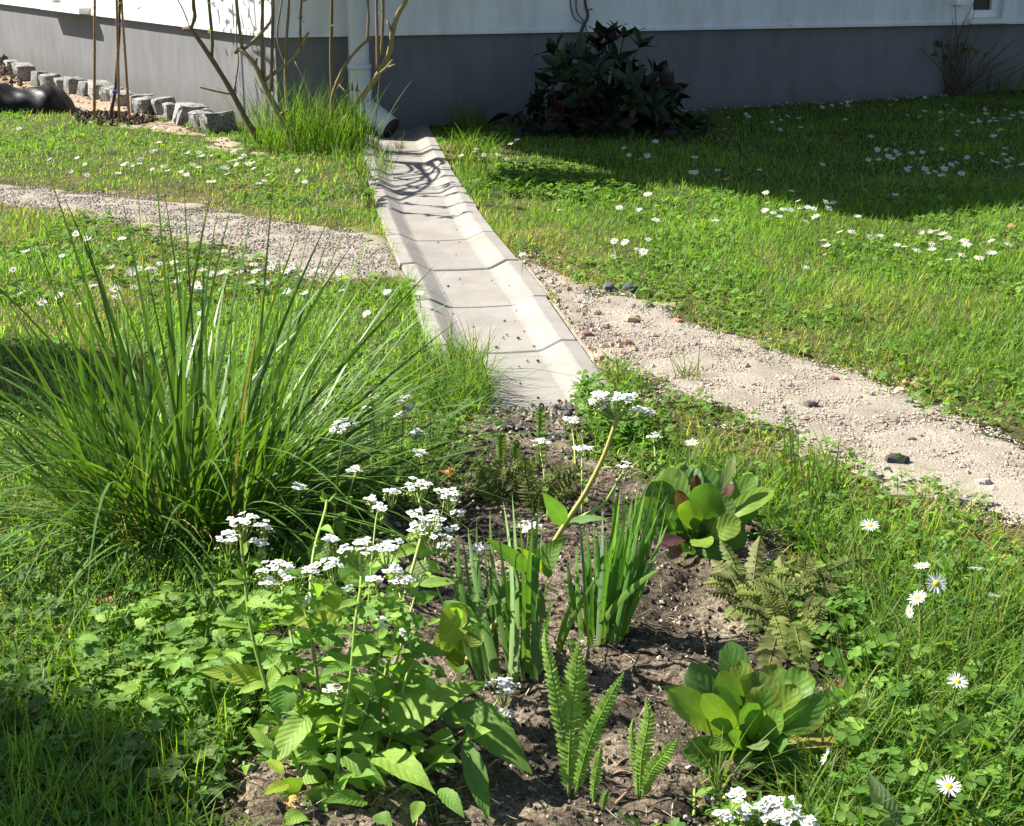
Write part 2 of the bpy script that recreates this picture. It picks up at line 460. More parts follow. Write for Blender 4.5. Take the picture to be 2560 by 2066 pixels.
# ------------------------------------------------------------------ ground and sheets
def grid_sheet(name, mat, xs, ys, zfun, keep=None, kind='structure'):
    X, Y = np.meshgrid(xs, ys)
    Z = zfun(X, Y)
    nx, ny = len(xs), len(ys)
    idx = np.arange(nx * ny).reshape(ny, nx)
    q = np.stack([idx[:-1, :-1], idx[:-1, 1:], idx[1:, 1:], idx[1:, :-1]], -1).reshape(-1, 4)
    V = np.stack([X.ravel(), Y.ravel(), Z.ravel()], -1)
    if keep is not None:
        k = keep(X, Y).ravel()
        q = q[k[q].any(1)]
        used = np.zeros(len(V), bool); used[q.ravel()] = True
        remap = np.cumsum(used) - 1
        V = V[used]; q = remap[q]
    mb = MB(); mb.add(V, q)
    return mb.build(name, mat, kind=kind)
def warp_axis(lo, hi, far, step):
    core = np.arange(lo, hi + 1e-6, step)
    ext = []; d = step
    x = hi
    while x < far: d *= 1.5; x += d; ext.append(x)
    ext2 = []; d = step; x = lo
    while x > -far: d *= 1.5; x -= d; ext2.append(x)
    return np.array(ext2[::-1] + list(core) + ext)
def ground_z(X, Y):
    z = gz(X, Y)
    sd = sdist(BED, X, Y)
    z = z - 0.012 * sst(-0.02, 0.05, sd)
    d = ch_dist(X, Y)
    z = z - 0.07 * (1 - sst(CHW / 2 - 0.03, CHW / 2 + 0.01, d))
    return z
grid_sheet('ground', M_GROUND, warp_axis(-4.5, 4.5, 120, 0.035), warp_axis(0.4, 12.5, 120, 0.035), ground_z)

def sheet(name, mat, poly, res, lift, disp, ragged=0.05, seed=1):
    lo = poly.min(0) - 0.1; hi = poly.max(0) + 0.1
    lo = np.maximum(lo, [-5.5, 0.9]); hi = np.minimum(hi, [5.5, 13])
    def sd(X, Y):
        return np.minimum(sdist(poly, X, Y), ch_dist(X, Y) - CHW / 2 + .004 if poly is not BED else 9.) + np.where(ch_dist(X, Y) < CHW / 2 + .06, .03, 1.) * ragged * ((vn(X, Y, 0.12, seed) - 0.5) * 2 + 0.6 * (vn(X, Y, 0.035, seed + 5) - 0.5))
    def zf(X, Y):
        k = sst(-0.03, 0.03, sd(X, Y))
        return gz(X, Y) - 0.014 + (lift + 0.014) * k + disp(X, Y) * k
    return grid_sheet(name, mat, np.arange(lo[0], hi[0], res), np.arange(lo[1], hi[1], res), zf, lambda X, Y: sd(X, Y) > -0.03)
def soil_disp(X, Y):
    a = vn(X, Y, 0.05, 21); b = vn(X, Y, 0.018, 22); c = vn(X, Y, 0.009, 23)
    return 0.020 * (a - 0.4) + 0.012 * (b - 0.5) + 0.005 * (c - 0.5)
sheet('planting_bed', M_SOIL, BED, 0.007, 0.006, soil_disp, 0.05, 31)
sheet('gravel_path', M_PATH, PATH_R, 0.018, 0.004, lambda X, Y: 0.006 * (vn(X, Y, 0.06, 41) - 0.5), 0.07, 42)
sheet('gravel_path', M_PATH, PATH_L, 0.025, 0.004, lambda X, Y: 0.006 * (vn(X, Y, 0.06, 43) - 0.5), 0.10, 44)
sheet('sandy_strip', M_SAND, SAND, 0.035, 0.005, lambda X, Y: 0.014 * (vn(X, Y, 0.10, 45) - 0.5), 0.12, 46)

# ------------------------------------------------------------------ house
house = thing('house', 'white rendered house corner with grey painted plinth along its foot', 'house', (HC[0], HC[1], 0))
PZ = 0.50          # top of the plinth
EAVE = 3.2
OUT = 0.022        # the render stands proud of the plinth
def wall3(C, d, a, z, n, out): return np.array([C[0] + d[0] * a + n[0] * out, C[1] + d[1] * a + n[1] * out, z])
def hit(u, v, C, d, n, out):
    """pixel ray against a wall plane: distance along the wall and height"""
    r = ray(u, v)
    o = np.array([C[0] + n[0] * out, C[1] + n[1] * out])
    t = np.dot(o, n) / np.dot(r[:2], n)
    p = np.array([0, 0, CZ]) + r * t
    return float(np.dot(p[:2] - o, d)), float(p[2])
def wall_panel(mb, C, d, n, out, a0, a1, z0, z1, holes, deep, flip):
    A = sorted({a0, a1, *[h[0] for h in holes], *[h[1] for h in holes]}); Z = sorted({z0, z1, *[h[2] for h in holes], *[h[3] for h in holes]})
    for i in range(len(A) - 1):
        for j in range(len(Z) - 1):
            ca, cz = (A[i] + A[i + 1]) / 2, (Z[j] + Z[j + 1]) / 2
            if any(h[0] < ca < h[1] and h[2] < cz < h[3] for h in holes): continue
            q = [wall3(C, d, A[i], Z[j], n, out), wall3(C, d, A[i + 1], Z[j], n, out), wall3(C, d, A[i + 1], Z[j + 1], n, out), wall3(C, d, A[i], Z[j + 1], n, out)]
            mb.add(q[::-1] if flip else q, [(0, 1, 2, 3)])
    for h in holes:
        c = [(h[0], h[2]), (h[1], h[2]), (h[1], h[3]), (h[0], h[3])]
        for k in range(4):
            p, q2 = c[k], c[(k + 1) % 4]
            mb.add([wall3(C, d, p[0], p[1], n, out), wall3(C, d, p[0], p[1], n, out - deep), wall3(C, d, q2[0], q2[1], n, out - deep), wall3(C, d, q2[0], q2[1], n, out)], [(0, 1, 2, 3)])
# corner shifts so that offset planes still meet
def corner_shift(out):
    # solve C + out*NR + s*HR = C + out*NL + t*HL
    A = np.array([[HR[0], -HL[0]], [HR[1], -HL[1]]]); b = out * (NL - NR)
    return np.linalg.solve(A, b)
LEN_R, LEN_L = 9.0, 11.0
# windows measured on the walls
la0, lz0 = hit(128, 21, HC, HL, NL, OUT); la1, lz1 = hit(228, 37, HC, HL, NL, OUT)
lw_sill_z = (lz0 + lz1) / 2
lhole = (min(la0, la1) + 0.03, max(la0, la1) - 0.03, lw_sill_z + 0.045, lw_sill_z + 0.75)
ra0, rz0 = hit(2426, 46, HC, HR, NR, OUT); ra1, _ = hit(2506, 46, HC, HR, NR, OUT)
rhole = (ra0, ra1, rz0 + 0.0, rz0 + 0.8)
sR, sL = corner_shift(OUT)
mb = MB()
wall_panel(mb, HC, HR, NR, OUT, sR, LEN_R, PZ, EAVE + 0.1, [rhole], 0.10, False)
wall_panel(mb, HC, HL, NL, OUT, sL, LEN_L, PZ, EAVE + 0.1, [lhole], 0.10, True)
for C, d, n, s0, L in ((HC, HR, NR, sR, LEN_R), (HC, HL, NL, sL, LEN_L)):      # underside where the render overhangs the plinth
    mb.add([wall3(C, d, s0, PZ, n, OUT), wall3(C, d, L, PZ, n, OUT), wall3(C, d, L, PZ, n, -0.05), wall3(C, d, 0, PZ, n, -0.05)], [(0, 1, 2, 3)])
far = HC + HR * LEN_R + HL * LEN_L
pR = HC + HR * LEN_R; pL = HC + HL * LEN_L
for a, b in ((pR, far), (far, pL)):
    mb.add([(a[0], a[1], PZ), (b[0], b[1], PZ), (b[0], b[1], EAVE + .1), (a[0], a[1], EAVE + .1)], [(0, 1, 2, 3)])
mb.build('wall', M_WHITE, house, smooth=False)
mb = MB()
for a, b in ((HC, pR), (pR, far), (far, pL), (pL, HC)):
    mb.add([(a[0], a[1], -0.4), (b[0], b[1], -0.4), (b[0], b[1], PZ + .02), (a[0], a[1], PZ + .02)], [(0, 1, 2, 3)])
mb.build('plinth', M_GREY, house, smooth=False)
# drip edge of the render
mb = MB()
for C, d, n, L in ((HC, HR, NR, LEN_R), (HC, HL, NL, LEN_L)):
    s0 = corner_shift(OUT + 0.012)[0 if d is HR else 1]
    out2 = OUT + 0.012
    V = [wall3(C, d, s0, PZ - 0.004, n, OUT - 0.004), wall3(C, d, s0, PZ - 0.004, n, out2), wall3(C, d, s0, PZ + 0.012, n, out2), wall3(C, d, s0, PZ + 0.03, n, OUT - 0.002)]
    V += [v + np.array([*(d * (L - s0)), 0]) for v in V]
    mb.add(V, [(0, 1, 5, 4), (1, 2, 6, 5), (2, 3, 7, 6)])
mb.build('drip_edge', M_WHITE, house, smooth=False)
# roof with wide eaves
RP = np.array([-1.86, 6.59])
mb = MB()
rc = [RP, RP + HR * 11.5, RP + HR * 11.5 + HL * 14, RP + HL * 14]
V = [(c[0], c[1], EAVE) for c in rc] + [(c[0], c[1], EAVE + 0.18) for c in rc]
cen = sum(rc) / 4
r1 = cen - HL * 3; r2 = cen + HL * 3
V += [(r1[0], r1[1], EAVE + 3.4), (r2[0], r2[1], EAVE + 3.4)]
mb.add(V, [(3, 2, 1, 0), (0, 1, 5, 4), (1, 2, 6, 5), (2, 3, 7, 6), (3, 0, 4, 7), (5, 6, 9, 8), (7, 4, 8, 9)], [(4, 5, 8), (6, 7, 9)])
mb.build('roof', M_ROOF, house, smooth=False)
# left window
w = MB(); a0, a1, z0, z1 = lhole
def wbox(mb, C, d, n, a0, a1, z0, z1, o0, o1):
    o = wall3(C, d, a0, z0, n, o0)
    box(mb, o, np.array([*(d * (a1 - a0)), 0]), np.array([*(n * (o1 - o0)), 0]), (0, 0, z1 - z0))
fr = MB()
for r in ((a0, a1, z0, z0 + .06), (a0, a0 + .06, z0 + .06, z1), (a1 - .06, a1, z0 + .06, z1)): wbox(fr, HC, HL, NL, *r, OUT - .10, OUT - .05)
wl = fr.build('window', M_FRAME, house, smooth=False)
g = MB(); wbox(g, HC, HL, NL, a0 + .06, a1 - .06, z0 + .06, z1, OUT - .085, OUT - .075); g.build('pane', M_GLASS, wl, smooth=False)
s = MB(); wbox(s, HC, HL, NL, a0 - .03, a1 + .03, z0 - .045, z0 - .004, OUT - .09, OUT + .085); s.build('sill', M_SILL, wl, smooth=False)
# right window
a0, a1, z0, z1 = rhole
fr = MB()
for r in ((a0, a1, z0, z0 + .045), (a0, a0 + .045, z0 + .045, z1), (a1 - .05, a1, z0 + .045, z1)): wbox(fr, HC, HR, NR, *r, OUT - .10, OUT - .05)
wr = fr.build('window', M_FRAME, house, smooth=False)
g = MB(); wbox(g, HC, HR, NR, a0 + .045, a1 - .05, z0 + .045, z1, OUT - .085, OUT - .075); g.build('pane', M_GLASS, wr, smooth=False)
s = MB(); wbox(s, HC, HR, NR, a0 - .03, a1 + .03, z0 - .03, z0 - .002, OUT - .095, OUT + .06); s.build('sill', M_SILL, wr, smooth=False)
b0, bz = hit(2380, 12, HC, HR, NR, OUT); b1, _ = hit(2408, 12, HC, HR, NR, OUT)
s = MB(); wbox(s, HC, HR, NR, b0, b1, bz, bz + .12, OUT, OUT + .05); s.build('junction_box', M_FRAME, house, smooth=False)

# ------------------------------------------------------------------ downpipe
PY = 8.13
pa = At(871, -700, PY); pb = At(871, 168, PY); pc = At(874, 205, PY)
R_P = 0.056
dp = thing('downpipe', 'pale grey rain downpipe with bent shoe emptying into the concrete channel', 'downpipe', (pa[0], PY, 0))
mb = MB(); tube(mb, [(pa[0], PY, 3.1), (pa[0], PY, pb[2])], R_P, R_P, 20, sub=1, cap=False); mb.build('pipe', M_PIPE, dp)
e0 = np.array([pa[0], PY, pb[2] + .015])
end = At(978, 322, 7.98)
mid = At(893, 235, PY)
mb = MB(); tube(mb, [e0, (pa[0], PY, pb[2] - .10), (pa[0] + .006, PY - .004, mid[2] + .05), At(905, 262, 8.10), At(940, 292, 8.04), end], R_P * 1.1, R_P * 1.12, 20, cap=False)
mb.build('shoe', M_PIPE, dp)
mb = MB(); tube(mb, [(pa[0], PY, pb[2] - .012), (pa[0], PY, pb[2] + .018)], R_P * 1.17, R_P * 1.17, 20, sub=1, cap=True); mb.build('collar', M_PIPE, dp)
mb = MB(); tube(mb, [At(915, 272, 8.08), At(940, 292, 8.04), end], R_P * 1.03, R_P * 1.05, 20, cap=True); me = mb.build('inside', M_PIPEIN, dp)
me.data.flip_normals()

# ------------------------------------------------------------------ channel blocks
JV = [318, 372, 428, 475, 525, 592, 664, 754, 866, 1019]
def ch_center(v):
    us = np.interp(v, [p[1] for p in CH_PX], [p[0] for p in CH_PX])
    return G(us, v)
channel = thing('drain_channel', 'pale concrete drainage channel of trough blocks running from downpipe to flower bed', 'drain', ch_center(600))
prof_x = np.array([-.5, -.49, -.39, -.372, -.255, -.225, 0, .225, .255, .372, .39, .49, .5]) * CHW
prof_z = np.array([-.006, .004, .006, .004, -.018, -.021, -.0225, -.021, -.018, .004, .006, .004, -.006]) + 0.006
for i in range(len(JV) - 1):
    A = ch_center(JV[i]); B = ch_center(JV[i + 1])
    d = B - A; L = np.linalg.norm(d); d /= L
    gap = 0.0028
    A2 = A + d * gap; B2 = B - d * gap
    side = nrm(np.cross(d, (0, 0, 1)))           # points to the left when going to the camera
    side = -side if side[0] < 0 else side
    up = np.array([0, 0, 1.0])
    lat = random.uniform(-.006, .006); za = random.uniform(-.003, .002); zb = random.uniform(-.001, .0035)
    mb = MB(); V = []
    ch = .004
    rows = [(A2, za - ch), (A2 + d * ch, za), ((A2 + B2) / 2, (za + zb) / 2), (B2 - d * ch, zb), (B2, zb - ch)]
    for P, dz in rows:
        V.append(np.array([P + side * (x + lat) + up * (z + dz) for x, z in zip(prof_x, prof_z)]))
    n = len(prof_x)
    for P in (A2, B2): V.append(np.array([P + side * (x + lat) + up * (-.09) for x in prof_x]))
    V = np.concatenate(V); q = []
    for r in range(len(rows) - 1):
        for k in range(n - 1): q.append((r * n + k, r * n + k + 1, (r + 1) * n + k + 1, (r + 1) * n + k))
    last = len(rows) - 1
    for k in range(n - 1):
        q.append(((last + 1) * n + k, (last + 1) * n + k + 1, k + 1, k))
        q.append((last * n + k, last * n + k + 1, (last + 2) * n + k + 1, (last + 2) * n + k))
    for k in (0, n - 1):
        for r in range(last): pass
    q.append(((last + 1) * n, 0, last * n, (last + 2) * n)); q.append((n - 1, (last + 1) * n + n - 1, (last + 2) * n + n - 1, last * n + n - 1))
    mb.add(V, q)
    mb.build('channel_block', M_CONC, channel, smooth=False)

# ------------------------------------------------------------------ rocks
def rock_mesh(name, mat, sx, sy, sz, col, seed, rough=0.25, n=8, m=6, boxy=0.0):
    r = np.random.default_rng(seed)
    V = []; 
    for j in range(m + 1):
        th = math.pi * j / m
        for i in range(n):
            ph = 2 * math.pi * i / n
            p = np.array([math.sin(th) * math.cos(ph), math.sin(th) * math.sin(ph), math.cos(th)])
            if boxy:
                pb_ = p / np.max(np.abs(p)); p = p * (1 - boxy) + pb_ * boxy
            k = 1 + rough * (r.random() - 0.5)
            if j in (0, m): k = 1
            V.append(p * k * np.array([sx, sy, sz]))
    q = []
    for j in range(m):
        for i in range(n):
            q.append((j * n + i, (j + 1) * n + i, (j + 1) * n + (i + 1) % n, j * n + (i + 1) % n))
    mb = MB(); mb.add(V, q, col=col)
    return mb.mesh(name, mat, smooth=False)
def sett_mesh(sx, sy, sz, seed):
    r = np.random.default_rng(seed); V = []; idx = {}; q = []
    K = 4
    sk = r.normal(0, .10, 3)
    def vid(i, j, k):
        if (i, j, k) not in idx:
            p = np.array([i, j, k]) / K * 2 - 1
            e = np.sort(np.abs(p))[1]
            p = p * (1 - .10 * max(0, e - .6) / .4) + r.normal(0, .045, 3)
            p[0] += sk[0] * p[2]; p[1] += sk[1] * p[2]; p[2] += sk[2] * p[0]
            idx[(i, j, k)] = len(V); V.append(p * np.array([sx, sy, sz]))
        return idx[(i, j, k)]
    for a in range(K):
        for b in range(K):
            for f in (0, K):
                for c in ([(f, a, b), (f, a + 1, b), (f, a + 1, b + 1), (f, a, b + 1)], [(a, f, b), (a, f, b + 1), (a + 1, f, b + 1), (a + 1, f, b)], [(a, b, f), (a + 1, b, f), (a + 1, b + 1, f), (a, b + 1, f)]):
                    w_ = [vid(*p) for p in c]; q.append(w_ if f else w_[::-1])
    mb = MB(); mb.add(V, q); return mb.mesh('sett', M_GRAN, smooth=False)
EDG = [(10, 300, 45, 60), (50, 325, 62, 95), (118, 345, 85, 105), (190, 378, 60, 90), (242, 390, 80, 85), (300, 405, 52, 70), (362, 412, 88, 100), (420, 428, 62, 92),
       (490, 437, 105, 95), (545, 455, 85, 90), (598, 478, 95, 90), (680, 498, 105, 105), (708, 510, 90, 105), (798, 512, 100, 105), (848, 535, 95, 95), (922, 548, 128, 115), (985, 578, 105, 105), (1062, 592, 140, 115)]
p0 = G(570, 320)
edging = thing('stone_edging', 'row of rough grey granite setts edging the sandy strip along the sunny wall', 'edging', p0)
for k, (x, y, w, h) in enumerate(EDG):
    u, v = x / 1.955, (y + h * 0.5) / 1.955
    p = G(u, v)
    dd = depth(p)
    w3 = w / 1.955 / F0 * dd; h3 = h / 1.955 / F0 * dd * 0.80
    me = sett_mesh(w3 * .56, w3 * .56, h3 * .56, 100 + k)
    ang = math.atan2(HL[1], HL[0]) + random.uniform(-.25, .25)
    put('sett', me, edging, mat4=Matrix.Translation((p[0], p[1] + w3 * .35, p[2] + h3 * .42)) @ Matrix.Rotation(ang, 4, 'Z') @ Matrix.Rotation(random.uniform(-.12, .12), 4, 'X') @ Matrix.Rotation(random.uniform(-.12, .12), 4, 'Y'))

PSTONES = [((1582, 806), 42, (0.40, 0.30, 0.19), 'tan pointed stone lying on the gravel beside the channel'),
           ((1574, 728), 38, (0.06, 0.065, 0.075), 'dark grey stone at the lawn edge of the gravel path'),
           ((1522, 726), 34, (0.09, 0.09, 0.10), 'flat blue grey stone left of the darkest stone on the path edge'),
           ((1566, 864), 36, (0.28, 0.17, 0.12), 'brown stone on the gravel below the tan pointed stone'),
           ((1503, 898), 34, (0.33, 0.22, 0.17), 'reddish tan stone against the channel rim'),
           ((1464, 842), 34, (0.22, 0.14, 0.11), 'dark reddish stone squeezed between channel rim and gravel'),
           ((1694, 808), 26, (0.38, 0.16, 0.12), 'small red flat stone on the upper gravel path'),
           ((2085, 953), 26, (0.17, 0.07, 0.06), 'small maroon stone in the middle of the gravel'),
           ((2026, 1020), 38, (0.10, 0.085, 0.075), 'dark flat stone in the middle of the gravel path'),
           ((2273, 1012), 24, (0.05, 0.055, 0.065), 'tiny blackish stone near the large curled dry leaf'),
           ((2240, 1160), 58, (0.045, 0.045, 0.05), 'long black stone chip on the lower gravel edge'),
           ((2250, 982), 30, (0.50, 0.33, 0.25), 'pinkish stone below the curled dry leaf on gravel'),
           ((2460, 1215), 40, (0.30, 0.26, 0.24), 'grey stone on the gravel near the clover edge'),
           ((2280, 1105), 26, (0.16, 0.14, 0.13), 'small grey brown stone on the lower gravel')]
for k, ((u, v), w, c, lab) in enumerate(PSTONES):
    p = G(u, v); s_ = w / F0 * depth(p) / 2
    me = rock_mesh('path_stone', M_STONE, s_, s_ * .75, s_ * .6, c, 300 + k, 0.45, 8, 6, 0.25)
    o = put('path_stone', me, mat4=Matrix.Translation((p[0], p[1], p[2] + s_ * .35)) @ Matrix.Rotation(random.uniform(-.4, .4), 4, 'Z'))
    props(o, lab, 'stone', 'larger stones on the gravel path')
BSTONES = [((1597, 1478), 42, 26, (0.55, 0.42, 0.35), 'pale pink pebble beside the iris clump on bare soil'),
           ((1622, 1720), 28, 22, (0.22, 0.20, 0.18), 'rounded grey pebble on soil between fern and bergenia'),
           ((1588, 1592), 16, 12, (0.60, 0.56, 0.50), 'tiny white pebble in front of the iris clump'),
           ((1255, 1922), 30, 20, (0.50, 0.36, 0.25), 'orange tan pebble below the white flowered plant'),
           ((1410, 1506), 20, 16, (0.55, 0.43, 0.34), 'small beige pebble left of the iris clump'),
           ((1660, 2030), 32, 24, (0.17, 0.15, 0.13), 'dark rounded pebble at the front of the bed'),
           ((1195, 1252), 40, 26, (0.11, 0.09, 0.08), 'dark stone in soil behind the white flower heads'),
           ((1162, 1240), 36, 22, (0.16, 0.11, 0.085), 'brown stone next to the dark stone behind flower heads')]
for k, ((u, v), w, h, c, lab) in enumerate(BSTONES):
    p = G(u, v); s_ = w / F0 * depth(p) / 2
    me = rock_mesh('pebble', M_STONE, s_, s_ * .8, s_ * .7, c, 400 + k, 0.2, 10, 8, 0.1)
    o = put('pebble', me, mat4=Matrix.Translation((p[0], p[1], p[2] + s_ * .35)))
    props(o, lab, 'pebble', 'pebbles in the flower bed')

# ------------------------------------------------------------------ granular stuff
OCT = np.array([(1, 0, 0), (0, 1, 0), (-1, 0, 0), (0, -1, 0), (0, 0, 1), (0, 0, -1.0)])
OCT_T = np.array([(0, 1, 4), (1, 2, 4), (2, 3, 4), (3, 0, 4), (1, 0, 5), (2, 1, 5), (3, 2, 5), (0, 3, 5)])
def grains(name, mat, x, y, z, size, cols, flat=0.65):
    n = len(x)
    r = rng
    V = OCT[None] * (0.7 + 0.6 * r.random((n, 6, 1))) * size[:, None, None]
    V[:, :, 2] *= flat
    a = r.random(n) * 2 * np.pi; ca, sa = np.cos(a)[:, None], np.sin(a)[:, None]
    X = V[:, :, 0] * ca - V[:, :, 1] * sa; Yy = V[:, :, 0] * sa + V[:, :, 1] * ca
    V = np.stack([X + x[:, None], Yy + y[:, None], V[:, :, 2] + (z + size * flat * 0.35)[:, None]], -1)
    T = (OCT_T[None] + (np.arange(n) * 6)[:, None, None]).reshape(-1, 3)
    mb = MB(); mb.add(V.reshape(-1, 3), tris=T, col=np.repeat(cols, 6, 0))
    return mb.build(name, mat, kind='stuff', smooth=False)
def sample_poly(poly, n, seed, rag=0.05, lim=None):
    r = np.random.default_rng(seed)
    lo = np.maximum(poly.min(0) - .05, [-5, 1.2]); hi = np.minimum(poly.max(0) + .05, [5, 12.5])
    x = lo[0] + r.random(n) * (hi[0] - lo[0]); y = lo[1] + r.random(n) * (hi[1] - lo[1])
    k = sdist(poly, x, y) + rag * (vn(x, y, 0.1, seed) - 0.5) * 2 > 0
    k &= np.abs(x) < 0.42 * y + 0.5
    return x[k], y[k]
def pick(pal, n):
    pal = np.array(pal); c = pal[rng.integers(0, len(pal), n)]
    return c * (0.8 + 0.4 * rng.random((n, 1)))
GP = [(.58, .51, .42), (.64, .57, .47), (.50, .43, .35), (.54, .43, .33), (.42, .375, .32), (.66, .60, .52), (.45, .31, .23), (.25, .225, .20)]
GP = [tuple(.70 * v for v in c) for c in GP]
x, y = sample_poly(PATH_R, 52000, 61, 0.08)
k = ch_dist(x, y) > CHW / 2; x, y = x[k], y[k]
grains('gravel', M_GRAVEL, x, y, gz(x, y) + .004, 0.0018 + 0.0026 * rng.random(len(x)) ** 2.2 + 0.005 * rng.random(len(x)) * (rng.random(len(x)) > .985), pick(GP, len(x)))
x, y = sample_poly(PATH_L, 60000, 62, 0.12)
k = ch_dist(x, y) > CHW / 2; x, y = x[k], y[k]
grains('gravel', M_GRAVEL, x, y, gz(x, y) + .004, 0.003 + 0.004 * rng.random(len(x)) ** 2.2, pick([(.28, .243, .21), (.32, .282, .24), (.24, .20, .17), (.21, .183, .165), (.34, .305, .265)], len(x)))
x, y = sample_poly(BED, 26000, 63, 0.02)
grains('soil_crumbs', M_CRUMB, x, y, gz(x, y) + soil_disp(x, y) + .006, 0.0012 + 0.0055 * rng.random(len(x)) ** 7, pick([(.045, .038, .03), (.09, .074, .055), (.15, .125, .093), (.25, .21, .155), (.34, .29, .22), (.025, .022, .019)], len(x)), 0.8)
x, y = sample_poly(SAND, 9000, 64, 0.05)
grains('sand_grit', M_CRUMB, x, y, gz(x, y) + .006, 0.003 + 0.008 * rng.random(len(x)) ** 4, pick([(.36, .28, .20), (.30, .22, .15), (.42, .35, .27), (.14, .10, .07)], len(x)))
x, y = sample_poly(PATH_R, 700, 66, 0.0); k = ch_dist(x, y) > CHW / 2; x, y = x[k], y[k]
grains('gravel', M_GRAVEL, x, y, gz(x, y) + .004, .004 + .008 * rng.random(len(x)) ** 2.5, pick([(.30, .22, .17), (.20, .18, .16), (.42, .36, .30), (.12, .11, .105), (.36, .24, .18)], len(x)), .6)
# rubble along the channel's right rim
t = rng.random(420); vv = 640 + t * 330
uu = np.interp(vv, [600, 718, 965], [1255, 1352, 1530]) + 8 + 95 * rng.random(420) ** 1.8
P = np.array([G(a, b) for a, b in zip(uu, vv)])
grains('gravel', M_GRAVEL, P[:, 0], P[:, 1], P[:, 2] + .004, 0.003 + 0.008 * rng.random(420) ** 3, pick([(.30, .20, .15), (.40, .30, .24), (.22, .17, .15), (.14, .12, .11), (.42, .36, .30)], 420), 0.8)
# stones along the foot of the shaded wall
tt = 2.2 + 1.9 * rng.random(170); oo = .02 + .14 * rng.random(170)
xs = HC[0] + HR[0] * tt + NR[0] * oo; ys = HC[1] + HR[1] * tt + NR[1] * oo
grains('wall_foot_stones', M_GRAVEL, xs, ys, gz(xs, ys) + .012, .004 + .014 * rng.random(170) ** 2.5, pick([(.22, .20, .17), (.15, .135, .12), (.28, .25, .22)], 170), .7)
# crumbs lying in the channel
cs = [(1085, 745), (1062, 790), (1089, 700), (1110, 735), (1113, 785), (1128, 795), (1095, 780), (1205, 680), (1230, 705), (1290, 780), (1287, 805), (1310, 830), (1268, 840), (1295, 848), (1185, 850),
      (1245, 668), (1156, 712), (1345, 905), (1185, 955), (1168, 962), (1345, 998), (1240, 870), (1335, 868), (1120, 810), (1140, 640), (1105, 632), (1150, 700), (1085, 735)]
for _ in range(26):
    b = rng.uniform(440, 1000); a = np.interp(b, [p[1] for p in CH_PX], [p[0] for p in CH_PX]) + rng.normal(-.05, .16) * (b + 150) * .42; cs.append((a, b))
P = np.array([G(a, b, -.016) for a, b in cs])
grains('channel_debris', M_CRUMB, P[:, 0], P[:, 1], P[:, 2] + .002, 0.002 + 0.004 * rng.random(len(cs)), pick([(.08, .06, .045), (.15, .10, .07), (.04, .035, .03), (.30, .22, .15)], len(cs)), .7)

# ------------------------------------------------------------------ grass
def blades(mb, base, az, lean, length, width, curve, nseg, col, tip=None, twist=None):
    n = len(az)
    t = (np.arange(nseg) + 0.5) / nseg
    th = lean[:, None] + curve[:, None] * t[None]
    seg = (length / nseg)[:, None]
    h = np.concatenate([np.zeros((n, 1)), np.cumsum(np.sin(th) * seg, 1)], 1)
    z = np.concatenate([np.zeros((n, 1)), np.cumsum(np.cos(th) * seg, 1)], 1)
    ca, sa = np.cos(az)[:, None], np.sin(az)[:, None]
    cx = base[:, 0:1] + h * ca; cy = base[:, 1:2] + h * sa; cz = base[:, 2:3] + z
    if twist is None: twist = np.zeros(n)
    s = az + np.pi / 2 + twist
    sx, sy = np.cos(s)[:, None], np.sin(s)[:, None]
    tt = np.linspace(0, 1, nseg + 1)
    prof = np.clip(np.minimum(0.55 + 1.6 * tt, 1.12 * (1 - tt) ** 0.75), 0, 1)
    wd = width[:, None] * 0.5 * prof[None]
    m = nseg
    Lx = cx[:, :m] - sx * wd[:, :m]; Ly = cy[:, :m] - sy * wd[:, :m]
    Rx = cx[:, :m] + sx * wd[:, :m]; Ry = cy[:, :m] + sy * wd[:, :m]
    vpb = 2 * m + 1
    V = np.empty((n, vpb, 3))
    V[:, 0:2 * m:2] = np.stack([Lx, Ly, cz[:, :m]], -1)
    V[:, 1:2 * m:2] = np.stack([Rx, Ry, cz[:, :m]], -1)
    V[:, 2 * m] = np.stack([cx[:, m], cy[:, m], cz[:, m]], -1)
    off = (np.arange(n) * vpb)[:, None]
    q = np.concatenate([off + np.array([[2 * i, 2 * i + 1, 2 * i + 3, 2 * i + 2]]) for i in range(m - 1)], 1).reshape(-1, 4) if m > 1 else None
    tr = (off + np.array([[2 * m - 2, 2 * m - 1, 2 * m]])).reshape(-1, 3)
    C = np.repeat(col[:, None, :], vpb, 1)
    if tip is not None:
        C[:, 2 * m] = tip; 
    mb.add(V.reshape(-1, 3), q, tr, C.reshape(-1, 3))

DARK_TUFTC = G(700, 375)
def dryness(x, y):
    """how straw-coloured the turf is"""
    a = vn(x, y, 0.55, 71) * 0.6 + vn(x, y, 0.16, 72) * 0.4
    dp_ = np.minimum(np.abs(sdist(PATH_R, x, y)), np.abs(sdist(PATH_L, x, y)))
    d = sst(0.50, 0.72, a) * 0.45 + 0.55 * (1 - sst(0.0, 0.28, dp_))
    left_up = (x < -0.25) & (y > 5.2)
    d = d + np.where(left_up, 0.12 + 0.5 * (a - .5), 0)
    shade = sst(5.6, 6.4, y) * (x > 0)
    lushr = (x > .2) & (y > 3.6)
    return np.clip(d * (1 - 0.8 * shade) * np.where(lushr, .6, 1.), 0, 1)
def scatter_view(n, y0, y1, power, seed, half=0.42, pad=0.45):
    r = np.random.default_rng(seed)
    ys = np.linspace(y0, y1, 400); w = (half * ys + pad) * ys ** power
    cdf = np.cumsum(w); cdf /= cdf[-1]
    y = np.interp(r.random(n), cdf, ys)
    x = (r.random(n) * 2 - 1) * (half * y + pad)
    return x, y
